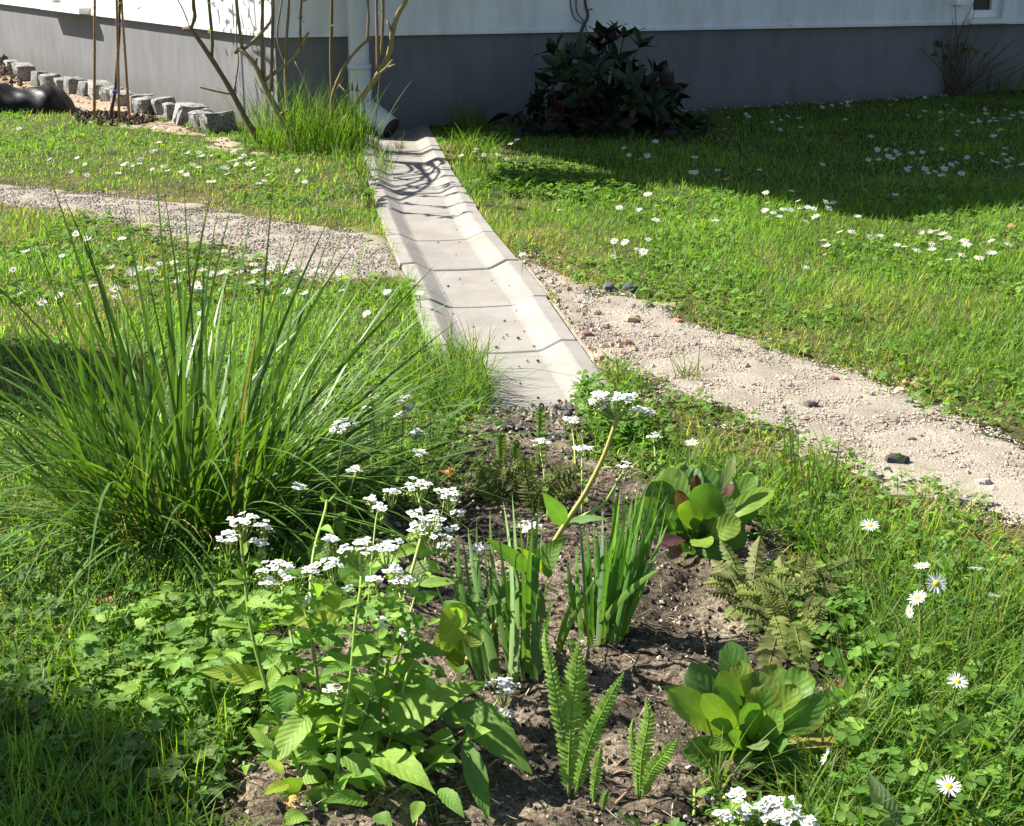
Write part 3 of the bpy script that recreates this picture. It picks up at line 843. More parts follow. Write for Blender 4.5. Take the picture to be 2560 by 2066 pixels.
def turf_ok(x, y, m=0.0, rag=0.06):
    j = (vn(x, y, 0.09, 81) - 0.5) * 2 * rag + (vn(x, y, 0.025, 82) - .5) * rag
    ok = (sdist(BED, x, y) + j < -m) & (sdist(PATH_R, x, y) + j < -m) & (sdist(PATH_L, x, y) + j < -m) & (sdist(SAND, x, y) + j * 2 < -m)
    ok &= (ch_dist(x, y) > CHW / 2 - 0.005) | ((y < CHL[-1][1]))
    ok &= ~((ch_dist(x, y) < CHW / 2 - .005))
    ok &= ~behind_wall(x, y, 0.03)
    return ok
G1 = np.array([.155, .285, .040]); G2 = np.array([.215, .345, .060]); G3 = np.array([.095, .200, .030]); STRAW = np.array([.40, .34, .15]); OLIVE = np.array([.25, .265, .065])
def turf_colors(x, y, n):
    r = rng.random((n, 1)); k = rng.random((n, 1))
    c = np.where(r < .4, G1, np.where(r < .75, G2, G3)) * (0.75 + 0.5 * k)
    lush = vn(x, y, 0.35, 75)[:, None]
    c = c * (0.85 + 0.3 * lush)
    d = dryness(x, y)[:, None]
    u = rng.random((n, 1))
    c = np.where(u < d * 0.55, STRAW * (.7 + .5 * k), np.where(u < d * 1.1, OLIVE * (.8 + .4 * k), c))
    return c
def turf(name, n, y0, y1, seed, len0, w0, nseg=2, power=-0.6):
    x, y = scatter_view(n, y0, y1, power, seed)
    k = turf_ok(x, y)
    thin = vn(x, y, 0.10, 83) * .6 + vn(x, y, .4, 84) * .4
    d = dryness(x, y)
    k &= rng.random(len(x)) < np.clip(1.25 - 0.75 * d + (thin - .5) * .8, .15, 1)
    x, y, d = x[k], y[k], d[k]; n = len(x)
    tall = sst(0.45, 0.8, vn(x, y, 0.3, 85))
    ln = len0 * (0.45 + 0.75 * rng.random(n)) * (1 + 0.6 * tall) * (1 - 0.45 * d)
    edge = 1 - sst(0.0, 0.10, ch_dist(x, y) - CHW / 2)
    ln = ln * (1 + 0.5 * edge)
    mb = MB()
    blades(mb, np.stack([x, y, gz(x, y) - .004], -1), rng.random(n) * 6.283, np.abs(rng.normal(0.50, 0.42, n)), ln * 1.12, w0 * (0.6 + 0.7 * rng.random(n)), rng.normal(0.85, 0.6, n), nseg, turf_colors(x, y, n))
    return mb.build(name, M_GRASS, kind='stuff')
turf('lawn_grass', 60000, 1.25, 3.2, 91, 0.046, 0.0032, 3, -0.9)
turf('lawn_grass', 140000, 3.2, 5.6, 92, 0.034, 0.0034, 2, -0.6)
turf('lawn_grass', 190000, 5.6, 11.5, 93, 0.032, 0.0044, 2, -0.9)
x, y = scatter_view(90000, 1.6, 9.0, -.6, 98)
sdp = np.maximum(sdist(PATH_R, x, y), sdist(PATH_L, x, y))
k = (sdp > -.03) & (ch_dist(x, y) > CHW / 2 + .005) & (rng.random(len(x)) < np.exp(-np.maximum(sdp, 0) / .045) * (vn(x, y, .12, 99) > .42)); x, y = x[k], y[k]; n = len(x)
mb = MB(); blades(mb, np.stack([x, y, gz(x, y) - .002], -1), rng.random(n) * 6.283, np.abs(rng.normal(.6, .35, n)), .02 + .03 * rng.random(n), np.full(n, .0034), np.abs(rng.normal(.6, .4, n)), 2, turf_colors(x, y, n))
mb.build('edge_weeds', M_GRASS, kind='stuff')
# flat thatch
x, y = scatter_view(70000, 1.25, 9.5, -1.0, 95)
k = turf_ok(x, y, -0.03); x, y = x[k], y[k]; n = len(x)
d = dryness(x, y)
mb = MB()
cc = np.where(rng.random((n, 1)) < .3 + .6 * d[:, None], STRAW * (.5 + .6 * rng.random((n, 1))), G3 * (.7 + .6 * rng.random((n, 1))))
blades(mb, np.stack([x, y, gz(x, y) + .002], -1), rng.random(n) * 6.283, np.full(n, 1.25) + rng.normal(0, .15, n), 0.02 + 0.03 * rng.random(n), np.full(n, .003), np.full(n, .3), 2, cc)
mb.build('dry_grass', M_GRASS, kind='stuff')
# longer unmown blades in the foreground and along edges
def patch_px(pts, n, seed):
    poly = poly_px(pts); r = np.random.default_rng(seed)
    lo, hi = poly.min(0), poly.max(0)
    x = lo[0] + r.random(n) * (hi[0] - lo[0]); y = lo[1] + r.random(n) * (hi[1] - lo[1])
    k = sdist(poly, x, y) > 0
    return x[k], y[k]
def long_blades(name, pts, n, seed, ln, w, lean=.35, curve=.7, cols=(G1 * .72, G2 * .72, G3 * .7, G3 * .9, OLIVE * .7), mat=None, only_turf=True, nseg=4):
    x, y = patch_px(pts, n, seed)
    if only_turf:
        k = turf_ok(x, y, -.03); x, y = x[k], y[k]
    n = len(x); c = np.array(cols)[rng.integers(0, len(cols), n)] * (.7 + .6 * rng.random((n, 1)))
    mb = MB()
    blades(mb, np.stack([x, y, gz(x, y) - .004], -1), rng.random(n) * 6.283, np.abs(rng.normal(lean, .2, n)), ln * (.5 + .8 * rng.random(n)), w * (.6 + .7 * rng.random(n)), np.abs(rng.normal(curve, .4, n)), nseg, c, twist=rng.normal(0, .5, n))
    return mb.build(name, mat or M_GRASS, kind='stuff')
long_blades('long_grass', [(1620, 1130), (1900, 1230), (2560, 1500), (2560, 2140), (1900, 2140), (2080, 1760), (2160, 1560), (1900, 1290)], 3600, 101, .10, .0036)
long_blades('long_grass', [(2080, 1620), (2560, 1450), (2560, 2140), (1950, 2140)], 4200, 107, .11, .0034, .6, .9)
long_blades('long_grass', [(0, 1200), (380, 1300), (640, 1700), (540, 2140), (-100, 2140)], 1800, 102, .09, .0034)
long_blades('long_grass', [(1010, 930), (1190, 900), (1235, 1010), (1190, 1060), (1050, 1030)], 1500, 103, .13, .0036, .3, .9, only_turf=False)
long_blades('long_grass', [(890, 330), (975, 400), (985, 450), (930, 470), (860, 430), (700, 330)], 1500, 104, .13, .004, only_turf=False)
long_blades('long_grass', [(1125, 370), (1180, 330), (1260, 420), (1220, 470), (1160, 460)], 900, 105, .12, .0042)
long_blades('long_grass', [(1430, 930), (1600, 960), (1560, 1010), (1420, 1000)], 500, 106, .08, .003)

# clover and small round leaves
def rosettes(name, x, y, size, cols, leaflets=3, round_=1.0, h=0.02, mat=None):
    n = len(x); mb = MB()
    L = leaflets
    ang0 = rng.random(n) * 6.283
    zz = gz(x, y) + h * (.4 + .9 * rng.random(n))
    tilt = rng.normal(0, .35, (n, 2))
    rim = np.array([(0.0, 0), (0.35, -.42 * round_), (0.8, -.45 * round_), (1.0, 0), (0.8, .45 * round_), (0.35, .42 * round_)])
    for l in range(L):
        a = ang0 + l * 2 * np.pi / L + rng.normal(0, .12, n)
        ca, sa = np.cos(a)[:, None], np.sin(a)[:, None]
        lx = rim[None, :, 0] * size[:, None]; ly = rim[None, :, 1] * size[:, None]
        X = lx * ca - ly * sa; Y = lx * sa + ly * ca
        Z = zz[:, None] + X * tilt[:, :1] + Y * tilt[:, 1:] + np.abs(ly) * .35 - .15 * lx
        V = np.stack([X + x[:, None], Y + y[:, None], Z], -1).reshape(-1, 3)
        off = (np.arange(n) * 6)[:, None]
        q = np.concatenate([off + np.array([[0, 1, 2, 3]]), off + np.array([[0, 3, 4, 5]])], 1).reshape(-1, 4)
        mb.add(V, q, col=np.repeat(cols, 6, 0))
    return mb.build(name, mat or M_CLOVER, kind='stuff')
def clover_cols(n): return np.array([(.10, .20, .034), (.135, .25, .044), (.075, .16, .028), (.16, .27, .05)])[rng.integers(0, 4, n)] * (.75 + .5 * rng.random((n, 1)))
x, y = scatter_view(13000, 1.25, 3.6, -.6, 111)
k = turf_ok(x, y, -.03) & (vn(x, y, .22, 112) > .38); x, y = x[k], y[k]
rosettes('clover', x, y, .006 + .007 * rng.random(len(x)), clover_cols(len(x)), 3, 1.0, .026)
x, y = scatter_view(30000, 3.6, 9.0, -.6, 113)
k = turf_ok(x, y, 0) & (vn(x, y, .30, 114) > .5) & ((x < .8) | (y < 6)); x, y = x[k], y[k]
rosettes('clover', x, y, .008 + .007 * rng.random(len(x)), clover_cols(len(x)), 3, 1.0, .02)
x, y = patch_px([(1230, 430), (1330, 440), (1560, 480), (1610, 500), (1500, 520), (1260, 500)], 900, 115)
rosettes('clover', x, y, .012 + .006 * rng.random(len(x)), clover_cols(len(x)) * .9, 3, 1.0, .035)
x, y = patch_px([(1450, 985), (1560, 1010), (1660, 1120), (1500, 1110), (1420, 1020)], 700, 116)
rosettes('clover', x, y, .008 + .008 * rng.random(len(x)), clover_cols(len(x)), 3, .8, .04)
x, y = patch_px([(2080, 1700), (2300, 1650), (2560, 1800), (2560, 2140), (2080, 2140), (2090, 1850)], 230, 117)
rosettes('clover', x, y, .011 + .008 * rng.random(len(x)), clover_cols(len(x)) * 1.1, 3, 1.0, .05)
x, y = patch_px([(1850, 1420), (2150, 1500), (2200, 1650), (2100, 1700), (2000, 1600)], 260, 118)
rosettes('clover', x, y, .009 + .008 * rng.random(len(x)), clover_cols(len(x)), 3, 1.0, .04)

# ------------------------------------------------------------------ leaf builder
PROF = {'ovate': ([0, .06, .2, .38, .6, .8, .93, 1], [.12, .55, .92, 1, .80, .45, .17, 0]),
        'heart': ([0, .05, .15, .32, .55, .78, .92, 1], [.30, .80, 1, .98, .74, .40, .14, 0]),
        'lance': ([0, .1, .3, .5, .75, .92, 1], [.15, .55, .92, 1, .65, .22, 0]),
        'spoon': ([0, .12, .28, .42, .58, .76, .88, .95, .985, 1], [.12, .13, .24, .62, .95, 1.0, .88, .66, .38, .14]),
        'needle': ([0, .2, .5, .8, 1], [.8, 1, .8, .42, 0]),
        'blade': ([0, .2, .6, .85, 1], [.85, 1, .85, .45, 0])}
def leaf(mb, o, d, n, L, W, prof='ovate', bend=.4, fold=.18, wave=0., serr=0., nu=9, nv=4, col=(.08, .15, .03), edge=None, curl=0., m=0):
    d = nrm(d); n = np.asarray(n, float); n = n - d * n.dot(d)
    n = nrm(n) if np.linalg.norm(n) > 1e-4 else nrm(np.cross(d, (1, .3, 0)))
    b = np.cross(d, n)
    us = np.linspace(0, 1, nu + 1); hw = W / 2 * np.interp(us, *PROF[prof])
    c = np.array(o, float); V = []; lf = []; C = []
    ph = rng.random() * 6.28; ph2 = rng.random() * 6.28
    col = np.asarray(col, float)
    for i, u in enumerate(us):
        a = -bend * u - curl * max(0, u - .6) * 2.5
        di = d * math.cos(a) + n * math.sin(a); ni = n * math.cos(a) - d * math.sin(a)
        if i: c = c + di * (L / nu)
        hs = hw[i] * (1 + serr * (1 if i % 2 else -1)) if 0 < i < nu else hw[i]
        for j in range(nv + 1):
            v = j / nv * 2 - 1
            wv = wave * W * abs(v) ** 1.5 * math.sin(u * 9 + ph + (2.2 if v > 0 else 0)) + 0.25 * wave * W * math.sin(u * 17 + v * 5 + ph2)
            V.append(c + b * (v * hs) + ni * (abs(v) * hs * fold * 2 + wv)); lf.append((u, v, ph))
            if edge is not None:
                e = max(0, abs(v) - .5) * 1.1 + max(0, u - .75) * .8 
                C.append(col * (1 - min(1, e)) + np.asarray(edge) * min(1, e))
            else: C.append(col)
    k = nv + 1
    q = [(i * k + j, i * k + j + 1, (i + 1) * k + j + 1, (i + 1) * k + j) for i in range(nu) for j in range(nv)]
    mb.add(V, q, col=np.array(C), lf=lf, m=m)
    return c
def tocam(p): return nrm(np.array([0, 0, CZ]) - np.asarray(p))
def leaf_px(parent, b, Yb, t, Yt, wpx, prof='ovate', col=(.08, .15, .03), up=.6, mat=None, name='leaf', **kw):
    B = At(b[0], b[1], Yb); T = At(t[0], t[1], Yt)
    d = T - B; L = np.linalg.norm(d) * (1.0 + .12 * abs(kw.get('bend', .4)))
    W = wpx / F0 * depth((B + T) / 2)
    n = tocam((B + T) / 2) * (1 - up) + np.array([0, 0, 1.0]) * up + rng.normal(0, .12, 3)
    n = n - nrm(d) * n.dot(nrm(d)); n = nrm(n)
    bend = kw.get('bend', .4)
    # start higher so that the drooping leaf still ends at the tip
    d0 = nrm(nrm(d) * math.cos(bend * .5) + n * math.sin(bend * .5))
    n0 = nrm(n * math.cos(bend * .5) - nrm(d) * math.sin(bend * .5))
    mb = MB(); leaf(mb, B, d0, n0, L, W, prof, col=col, **kw)
    return mb.build(name, mat or M_LEAF, parent)

# ------------------------------------------------------------------ big tussock grass
TC = G(468, 1300)
tussock = thing('tall_grass_tuft', 'big tussock of long arching green grass left of the channel', 'grass tuft', TC)
def tuft_blade_params(n, kind):
    r = rng.random(n)
    az = rng.random(n) * 6.283
    az = az + .55 * np.sin(az * 5 + 1.0)
    if kind == 'up':
        lean = np.abs(rng.normal(.28, .20, n)); ln = .26 + .42 * rng.random(n) ** 1.6; cv = rng.normal(.08, .16, n); w = .0070 + .0056 * rng.random(n)
    elif kind == 'mid':
        lean = np.abs(rng.normal(.72, .26, n)); ln = .30 + .36 * rng.random(n); cv = np.abs(rng.normal(.42, .3, n)); w = .0066 + .0050 * rng.random(n)
    else:
        lean = np.abs(rng.normal(.62, .30, n)); ln = .36 + .42 * rng.random(n); cv = np.abs(rng.normal(1.35, .45, n)); w = .0055 + .0042 * rng.random(n)
    rad = .18 * np.sqrt(rng.random(n)); a2 = az + rng.normal(0, .6, n)
    base = np.stack([TC[0] + rad * np.cos(a2), TC[1] + rad * np.sin(a2) * .9, np.full(n, TC[2] - .01)], -1)
    base[:, 2] = gz(base[:, 0], base[:, 1]) - .01
    col = np.array([(.060, .125, .020), (.088, .172, .028), (.135, .235, .040), (.080, .160, .038)])[rng.integers(0, 4, n)] * (.75 + .5 * rng.random((n, 1)))
    dry = (rng.random(n) < .07) & (ln < .5)
    w[dry] *= .6
    col[dry] = np.array([.30, .23, .10]) * (.7 + .5 * rng.random((dry.sum(), 1)))
    return base, az, lean, ln, w, cv, col, rng.normal(0, .5, n)
mbs = MB()
for kind, n in (('up', 40), ('mid', 85), ('arch', 140)):
    p = tuft_blade_params(n, kind); blades(mbs, p[0], p[1], p[2], p[3], p[4], p[5], 9, p[6], twist=p[7])
n = 170; az = rng.random(n) * 6.283; rr_ = .17 * np.sqrt(rng.random(n)); bx_ = TC[0] + rr_ * np.cos(az); by_ = TC[1] + rr_ * np.sin(az)
blades(mbs, np.stack([bx_, by_, gz(bx_, by_)], -1), az + rng.normal(0, .8, n), np.abs(rng.normal(.9, .4, n)), .10 + .22 * rng.random(n), np.full(n, .0035), rng.normal(.8, .5, n), 5, np.array([(.32, .25, .13), (.22, .16, .08), (.38, .31, .17)])[rng.integers(0, 3, n)], twist=rng.normal(0, .6, n))
mbs.build('blades', M_TUFT, tussock, kind='stuff')
for kind, n in (('up', 80), ('mid', 110), ('arch', 100)):
    p = tuft_blade_params(n, kind)
    for i in range(n):
        mb = MB(); blades(mb, *[q[i:i + 1] for q in p[:6]], 11, p[6][i:i + 1], twist=p[7][i:i + 1]); mb.build('blade', M_TUFT, tussock)

# the grass clump at the shrub's foot
def clump(name, label, cat, c, n, rad, ln, w, lean, curve, cols, mat=M_GRASS, nseg=6, parts=0, group=None, up=0):
    t = thing(name, label, cat, c, group)
    def par(n):
        az = rng.random(n) * 6.283; r_ = rad * np.sqrt(rng.random(n)); a2 = rng.random(n) * 6.283
        b = np.stack([c[0] + r_ * np.cos(a2), c[1] + r_ * np.sin(a2), np.zeros(n)], -1); b[:, 2] = gz(b[:, 0], b[:, 1]) - .005
        return b, az, np.abs(rng.normal(lean, .16, n)), ln * (.45 + .75 * rng.random(n)), w * (.6 + .7 * rng.random(n)), np.abs(rng.normal(curve, .35, n)), np.array(cols)[rng.integers(0, len(cols), n)] * (.7 + .6 * rng.random((n, 1))), rng.normal(0, .5, n)
    p = par(n); mb = MB(); blades(mb, p[0], p[1], p[2], p[3], p[4], p[5], nseg, p[6], twist=p[7])
    mb.build('blades', mat, t, kind='stuff')
    if parts:
        p = par(parts)
        for i in range(parts):
            mb = MB(); blades(mb, *[q[i:i + 1] for q in p[:6]], nseg, p[6][i:i + 1], twist=p[7][i:i + 1]); mb.build('blade', mat, t)
    return t
GG = [(.09, .17, .024), (.13, .21, .03), (.065, .125, .02)]
clump('grass_clump', 'tall wild grass growing through the foot of the bare shrub', 'grass', G(770, 372), 760, .34, .36, .0042, .26, .5, GG)
clump('grass_clump', 'shorter dense grass at the right foot of the bare shrub', 'grass', G(835, 372), 420, .16, .24, .004, .25, .5, GG)
clump('grass_clump', 'small loose grass tuft sprouting in front of the downpipe mouth', 'grass', G(1002, 372), 26, .03, .11, .0035, .55, .6, [(.10, .16, .03)])
clump('grass_clump', 'grass tuft growing on the gravel between channel end and lawn', 'grass', G(1722, 948), 46, .03, .09, .0026, .55, .6, [(.09, .16, .03), (.2, .19, .06)])
clump('grass_clump', 'dark weedy grass against the shaded plinth right of the channel', 'grass', G(1170, 330), 160, .10, .22, .004, .25, .5, GG)
clump('grass_clump', 'wispy grass tuft in front of the yellow green bergenia', 'grass', G(1792, 1975), 30, .02, .15, .0028, .45, .6, [(.11, .19, .035), (.14, .2, .05)], parts=8)
clump('grass_clump', 'shaded grass growing round the bare twiggy bush by the window', 'grass', G(2440, 225), 420, .40, .24, .005, .2, .4, GG)
clump('grass_clump', 'thin upright grass tuft at the right bed edge beside the path', 'grass', G(2010, 1240), 60, .07, .17, .0034, .2, .5, GG)

# ------------------------------------------------------------------ pruned shrub
shrub = thing('pruned_shrub', 'pruned bare shrub with thick cut branches beside the downpipe', 'shrub', G(770, 365))
BK = (.17, .125, .07); BK2 = (.23, .19, .085)
def zp(pts, Y0, Y1):
    n = len(pts); return [At(x / 1.955, y / 1.955, Y0 + (Y1 - Y0) * i / (n - 1)) for i, (x, y) in enumerate(pts)]
def branch(pts, Y0, Y1, r0, r1, col=BK, ext=0., name='branch'):
    P = zp(pts, Y0, Y1)
    if ext:
        d = nrm(nrm(np.array(P[-1]) - np.array(P[-2])) + np.array([0, 0, .8])); P = P + [P[-1] + d * ext * .5 + rng.normal(0, .01, 3), P[-1] + d * ext + rng.normal(0, .03, 3)]
    mb = MB(); tube(mb, P, r0, r1, 8, col=np.array(col) * random.uniform(.8, 1.2), bumps=.12)
    mb.build(name, M_BARK, shrub); return P
tips = []
tips.append(branch([(1275, 705), (1205, 590), (1135, 455), (1035, 290), (940, 155), (898, 140)], 7.28, 7.45, .016, .010))
tips.append(branch([(930, 150), (952, 80), (945, 0)], 7.42, 7.42, .010, .008, ext=.55))
branch([(930, 140), (895, 50), (868, 0)], 7.42, 7.36, .004, .003, (.3, .24, .13))
tips.append(branch([(1035, 280), (1036, 180), (1020, 0)], 7.40, 7.42, .009, .007, ext=.6))
branch([(1135, 462), (1060, 448), (975, 427)], 7.36, 7.28, .006, .004, BK2)
branch([(1145, 445), (1165, 300), (1155, 200), (1158, 0)], 7.36, 7.55, .004, .003, (.12, .09, .06))
tips.append(branch([(1440, 745), (1385, 600), (1300, 440), (1245, 320), (1180, 245), (1150, 258)], 7.20, 7.35, .017, .009, BK2))
tips.append(branch([(1185, 245), (1165, 100), (1155, 0)], 7.33, 7.33, .009, .007, ext=.6))
branch([(1195, 240), (1255, 185), (1320, 110), (1335, 40), (1335, 0)], 7.33, 7.26, .008, .006, BK2, ext=.4)
branch([(1290, 395), (1380, 330), (1440, 280), (1480, 210), (1507, 160)], 7.28, 7.20, .010, .007, BK2)
tips.append(branch([(1285, 385), (1280, 200), (1282, 0)], 7.29, 7.33, .010, .008, ext=.7))
tips.append(branch([(1325, 450), (1330, 250), (1334, 0)], 7.25, 7.28, .009, .007, ext=.6))
tips.append(branch([(1470, 240), (1468, 120), (1475, 0)], 7.22, 7.22, .006, .005, ext=.5))
tips.append(branch([(1420, 620), (1395, 420), (1400, 200), (1412, 0)], 7.45, 7.55, .008, .006, ext=.6))
branch([(1400, 330), (1355, 180), (1378, 0)], 7.5, 7.55, .005, .004, ext=.5)
branch([(1375, 555), (1415, 535)], 7.20, 7.16, .006, .004, BK2); branch([(1250, 330), (1255, 285)], 7.3, 7.3, .006, .005, BK2)
tips.append(branch([(1620, 672), (1700, 570), (1790, 445), (1860, 345), (1905, 250), (1920, 150), (1950, 60), (1992, -20)], 7.50, 7.25, .016, .010, BK2, ext=.5))
branch([(1630, 650), (1622, 500), (1650, 400), (1700, 300), (1765, 225), (1820, 185)], 7.48, 7.40, .011, .006, BK)
tips.append(branch([(1622, 480), (1618, 250), (1622, 0)], 7.48, 7.50, .009, .007, ext=.6))
tips.append(branch([(1795, 205), (1800, 100), (1797, 0)], 7.40, 7.42, .008, .006, ext=.6))
tips.append(branch([(1845, 350), (1843, 150), (1840, 0)], 7.34, 7.38, .008, .006, ext=.7))
tips.append(branch([(1865, 270), (1870, 130), (1872, 0)], 7.32, 7.32, .008, .006, ext=.6))
branch([(1850, 365), (1890, 330), (1918, 295)], 7.34, 7.28, .008, .006, BK2); branch([(1900, 328), (1932, 316)], 7.29, 7.25, .005, .004, BK2)
branch([(1915, 155), (1892, 100)], 7.30, 7.30, .007, .005, BK2)
branch([(1720, 510), (1680, 440), (1640, 400)], 7.40, 7.55, .004, .003, BK)
tips.append(branch([(1580, 600), (1500, 420), (1440, 300)], 7.5, 7.6, .004, .002, (.2, .17, .08)))
def sprig(p, nl, size, spread=1.0):
    mb = MB()
    for _ in range(nl):
        d = nrm(rng.normal(0, 1, 3) * np.array([1, 1, .6]) + np.array([0, 0, .5]))
        leaf(mb, p, d, np.array([0, 0, 1.]) + rng.normal(0, .3, 3), size * random.uniform(.7, 1.3), size * .42, 'lance', .3, .2, nu=4, nv=2, col=np.array((.10, .20, .04)) * random.uniform(.8, 1.2))
    return mb.build('leaf_sprig', M_LEAF, shrub)
for x, y, Y in ((1035, 20, 7.4), (1020, 155, 7.35), (1270, 18, 7.3), (1310, 8, 7.3), (1470, 100, 7.2), (1615, 130, 7.45), (1860, 70, 7.35), (1490, 8, 7.2), (660, 2, 8.6)):
    sprig(At(x / 1.955, y / 1.955, Y), 5, .022)
for P in tips:
    if P[-1][2] > .85:
        for k in range(4): sprig(np.array(P[-1]) * (1 - k * .12) + np.array(P[-2]) * k * .12 + rng.normal(0, .01, 3), 6, .034)
        for k in range(2): sprig(np.array(P[-1]) + rng.normal(0, .03, 3) + np.array([0, 0, .02]), 7, .045)

for k, (x, y, z) in enumerate(((-1.50, 6.95, 1.5), (-1.58, 6.75, 1.65), (-1.46, 6.55, 1.45), (-1.62, 6.40, 1.7), (-1.50, 6.15, 1.35), (-1.70, 6.85, 1.9), (-1.42, 7.1, 1.5))):  # unseen branches above the view, added to throw streak shadows across the channel
    s0 = np.array([-1.15 - .03 * k, 7.32, .80]); mb = MB()
    tube(mb, [s0, (s0 + np.array([x, y, .98])) / 2 + np.array([0, .05, .14]), np.array([x, y, .98]), np.array([x - .02, y, (z + 1) / 2]), np.array([x - .03, y - .03, z])], .009, .005, 7, col=BK, bumps=.1); mb.build('branch', M_BARK, shrub)
    for q in np.linspace(.1, 1, 5): sprig(np.array([x - .02, y - .02 * q, .98 + (z - .98) * q]), 5, .05)
    if k in (2, 4): sprig(np.array([x, y, .95]), 9, .10)
mb = MB()  # unseen leaf mass, added above the view to shade the grass beyond the channel
for _ in range(1100):
    d = nrm(rng.normal(0, 1, 3)); q = np.array([-1.68, 7.12, 2.05]) + d * np.array([.36, .26, .2]) * rng.random() ** .4
    leaf(mb, q, rng.normal(0, 1, 3), nrm(d + np.array([0, 0, .6])), .075, .034, 'lance', .3, nu=3, nv=2, col=(.09, .17, .035))
mb.build('leaves', M_LEAF, shrub, kind='stuff')

# ------------------------------------------------------------------ sapling and canes
for k, (b, t, lab) in enumerate((((236, 303), (237, -40), 'left bamboo cane standing alone left of the staked sapling'),
                                 ((298, 308), (291, -40), 'middle bamboo cane tied to the young sapling'),
                                 ((323, 292), (301, -40), 'leaning bamboo cane right of the young sapling'))):
    P = G(*b); T = At(t[0], t[1], P[1])
    c = thing('bamboo_cane', lab, 'garden cane', P, 'bamboo canes round the sapling')
    d = nrm(T - P); L = 1.35
    mb = MB(); pts = [P - d * .05, P + d * L * .5, P + d * L]; tube(mb, pts, .0085, .007, 8, sub=2); mb.build('rod', M_BAMBOO, c)
    for q in np.arange(.16, 1.2, .24):
        mb = MB(); tube(mb, [P + d * (q - .004), P + d * (q + .004)], .0098, .0098, 8, sub=1); mb.build('cane_node', M_BAMBOO, c)
P = G(275, 303)
sap = thing('sapling', 'thin dark sapling trunk tied between bamboo canes in bare soil', 'young tree', P)
mb = MB(); tube(mb, [P, At(278, 280, P[1]), At(288, 225, P[1]), At(296, 120, P[1]), At(299, 40, P[1]), At(300, -160, P[1]), At(300, -400, P[1])], .012, .006, 8, col=(.06, .045, .035), bumps=.15); mb.build('trunk', M_BARK, sap)
for v in (231, 62):
    c = At(289 + (8 if v < 100 else 0), v, P[1] - .012); mb = MB(); box(mb, c - np.array([.014, .012, .012]), (.028, 0, 0), (0, .028, 0), (0, 0, .022)); mb.build('tie', M_TIE, sap, smooth=False)
mb = MB()
for _ in range(14):
    q = At(300 + rng.normal(0, 18), 2 + rng.normal(-60, 60), P[1]) + rng.normal(0, .05, 3); leaf(mb, q, rng.normal(0, 1, 3), (0, 0, 1), .04, .02, 'ovate', .3, nu=4, nv=2, col=(.10, .2, .04))
for _ in range(230):  # hanging leaves above the view, added to cast streaky shadow on the wall
    q = np.array([P[0], P[1], 1.25]) + rng.normal(0, 1, 3) * np.array([.22, .22, .26]); q[2] = max(q[2], .85)
    leaf(mb, q, np.array([rng.normal(0, .5), rng.normal(0, .5), -1.]), rng.normal(0, 1, 3), .10, .016, 'lance', .3, nu=4, nv=2, col=(.10, .19, .04))
mb.build('leaves', M_LEAF, sap, kind='stuff')
xs, ys = patch_px([(170, 285), (330, 285), (400, 305), (330, 318), (200, 312)], 600, 121)
grains('soil_mound', M_CRUMB, xs, ys, gz(xs, ys) + .01, .006 + .018 * rng.random(len(xs)) ** 2, pick([(.06, .042, .032), (.10, .07, .05), (.04, .03, .025)], len(xs)), .9)
# dirt heap far left
xs, ys = patch_px([(-60, 195), (25, 180), (60, 228), (-60, 235)], 300, 122)
cx_, cy_ = xs.mean(), ys.mean()
grains('dirt_heap', M_CRUMB, xs, ys, gz(xs, ys) + .01 + .10 * np.exp(-((xs - xs.min()) ** 2) / .15), .012 + .02 * rng.random(len(xs)) ** 2, pick([(.10, .07, .055), (.15, .11, .085)], len(xs)), .9)
# black bag
P = G(55, 285)
bag = MB()
nx_, ny_ = 40, 18
B0 = At(-60, 285, P[1]); B1 = At(168, 288, P[1])
Lb = B1[0] - B0[0]; Vb = []
for j in range(ny_ + 1):
    for i in range(nx_ + 1):
        u = i / nx_; a = j / ny_ * math.pi
        hh = .17 * (1 - max(0, (u - .72) / .28) ** 2) ** .7 * (1 + .10 * math.sin(u * 9 + .5)) * min(1, .3 + u * 6)
        r_ = 1 + .06 * math.sin(u * 23 + a * 3) * math.sin(a * 5 + u * 7)
        Vb.append((B0[0] + Lb * u, P[1] + .16 - .17 * math.cos(a) * r_ * (hh / .17) ** .5, P[2] - .02 + hh * math.sin(a) ** .7 * r_ if 0 < j < ny_ else P[2] - .02))
k = nx_ + 1
bag.add(Vb, [(j * k + i, j * k + i + 1, (j + 1) * k + i + 1, (j + 1) * k + i) for j in range(ny_) for i in range(nx_)])
o = bag.build('plastic_bag', M_BAG); props(o, 'shiny black plastic bag lying on the grass by the dirt heap', 'bag')

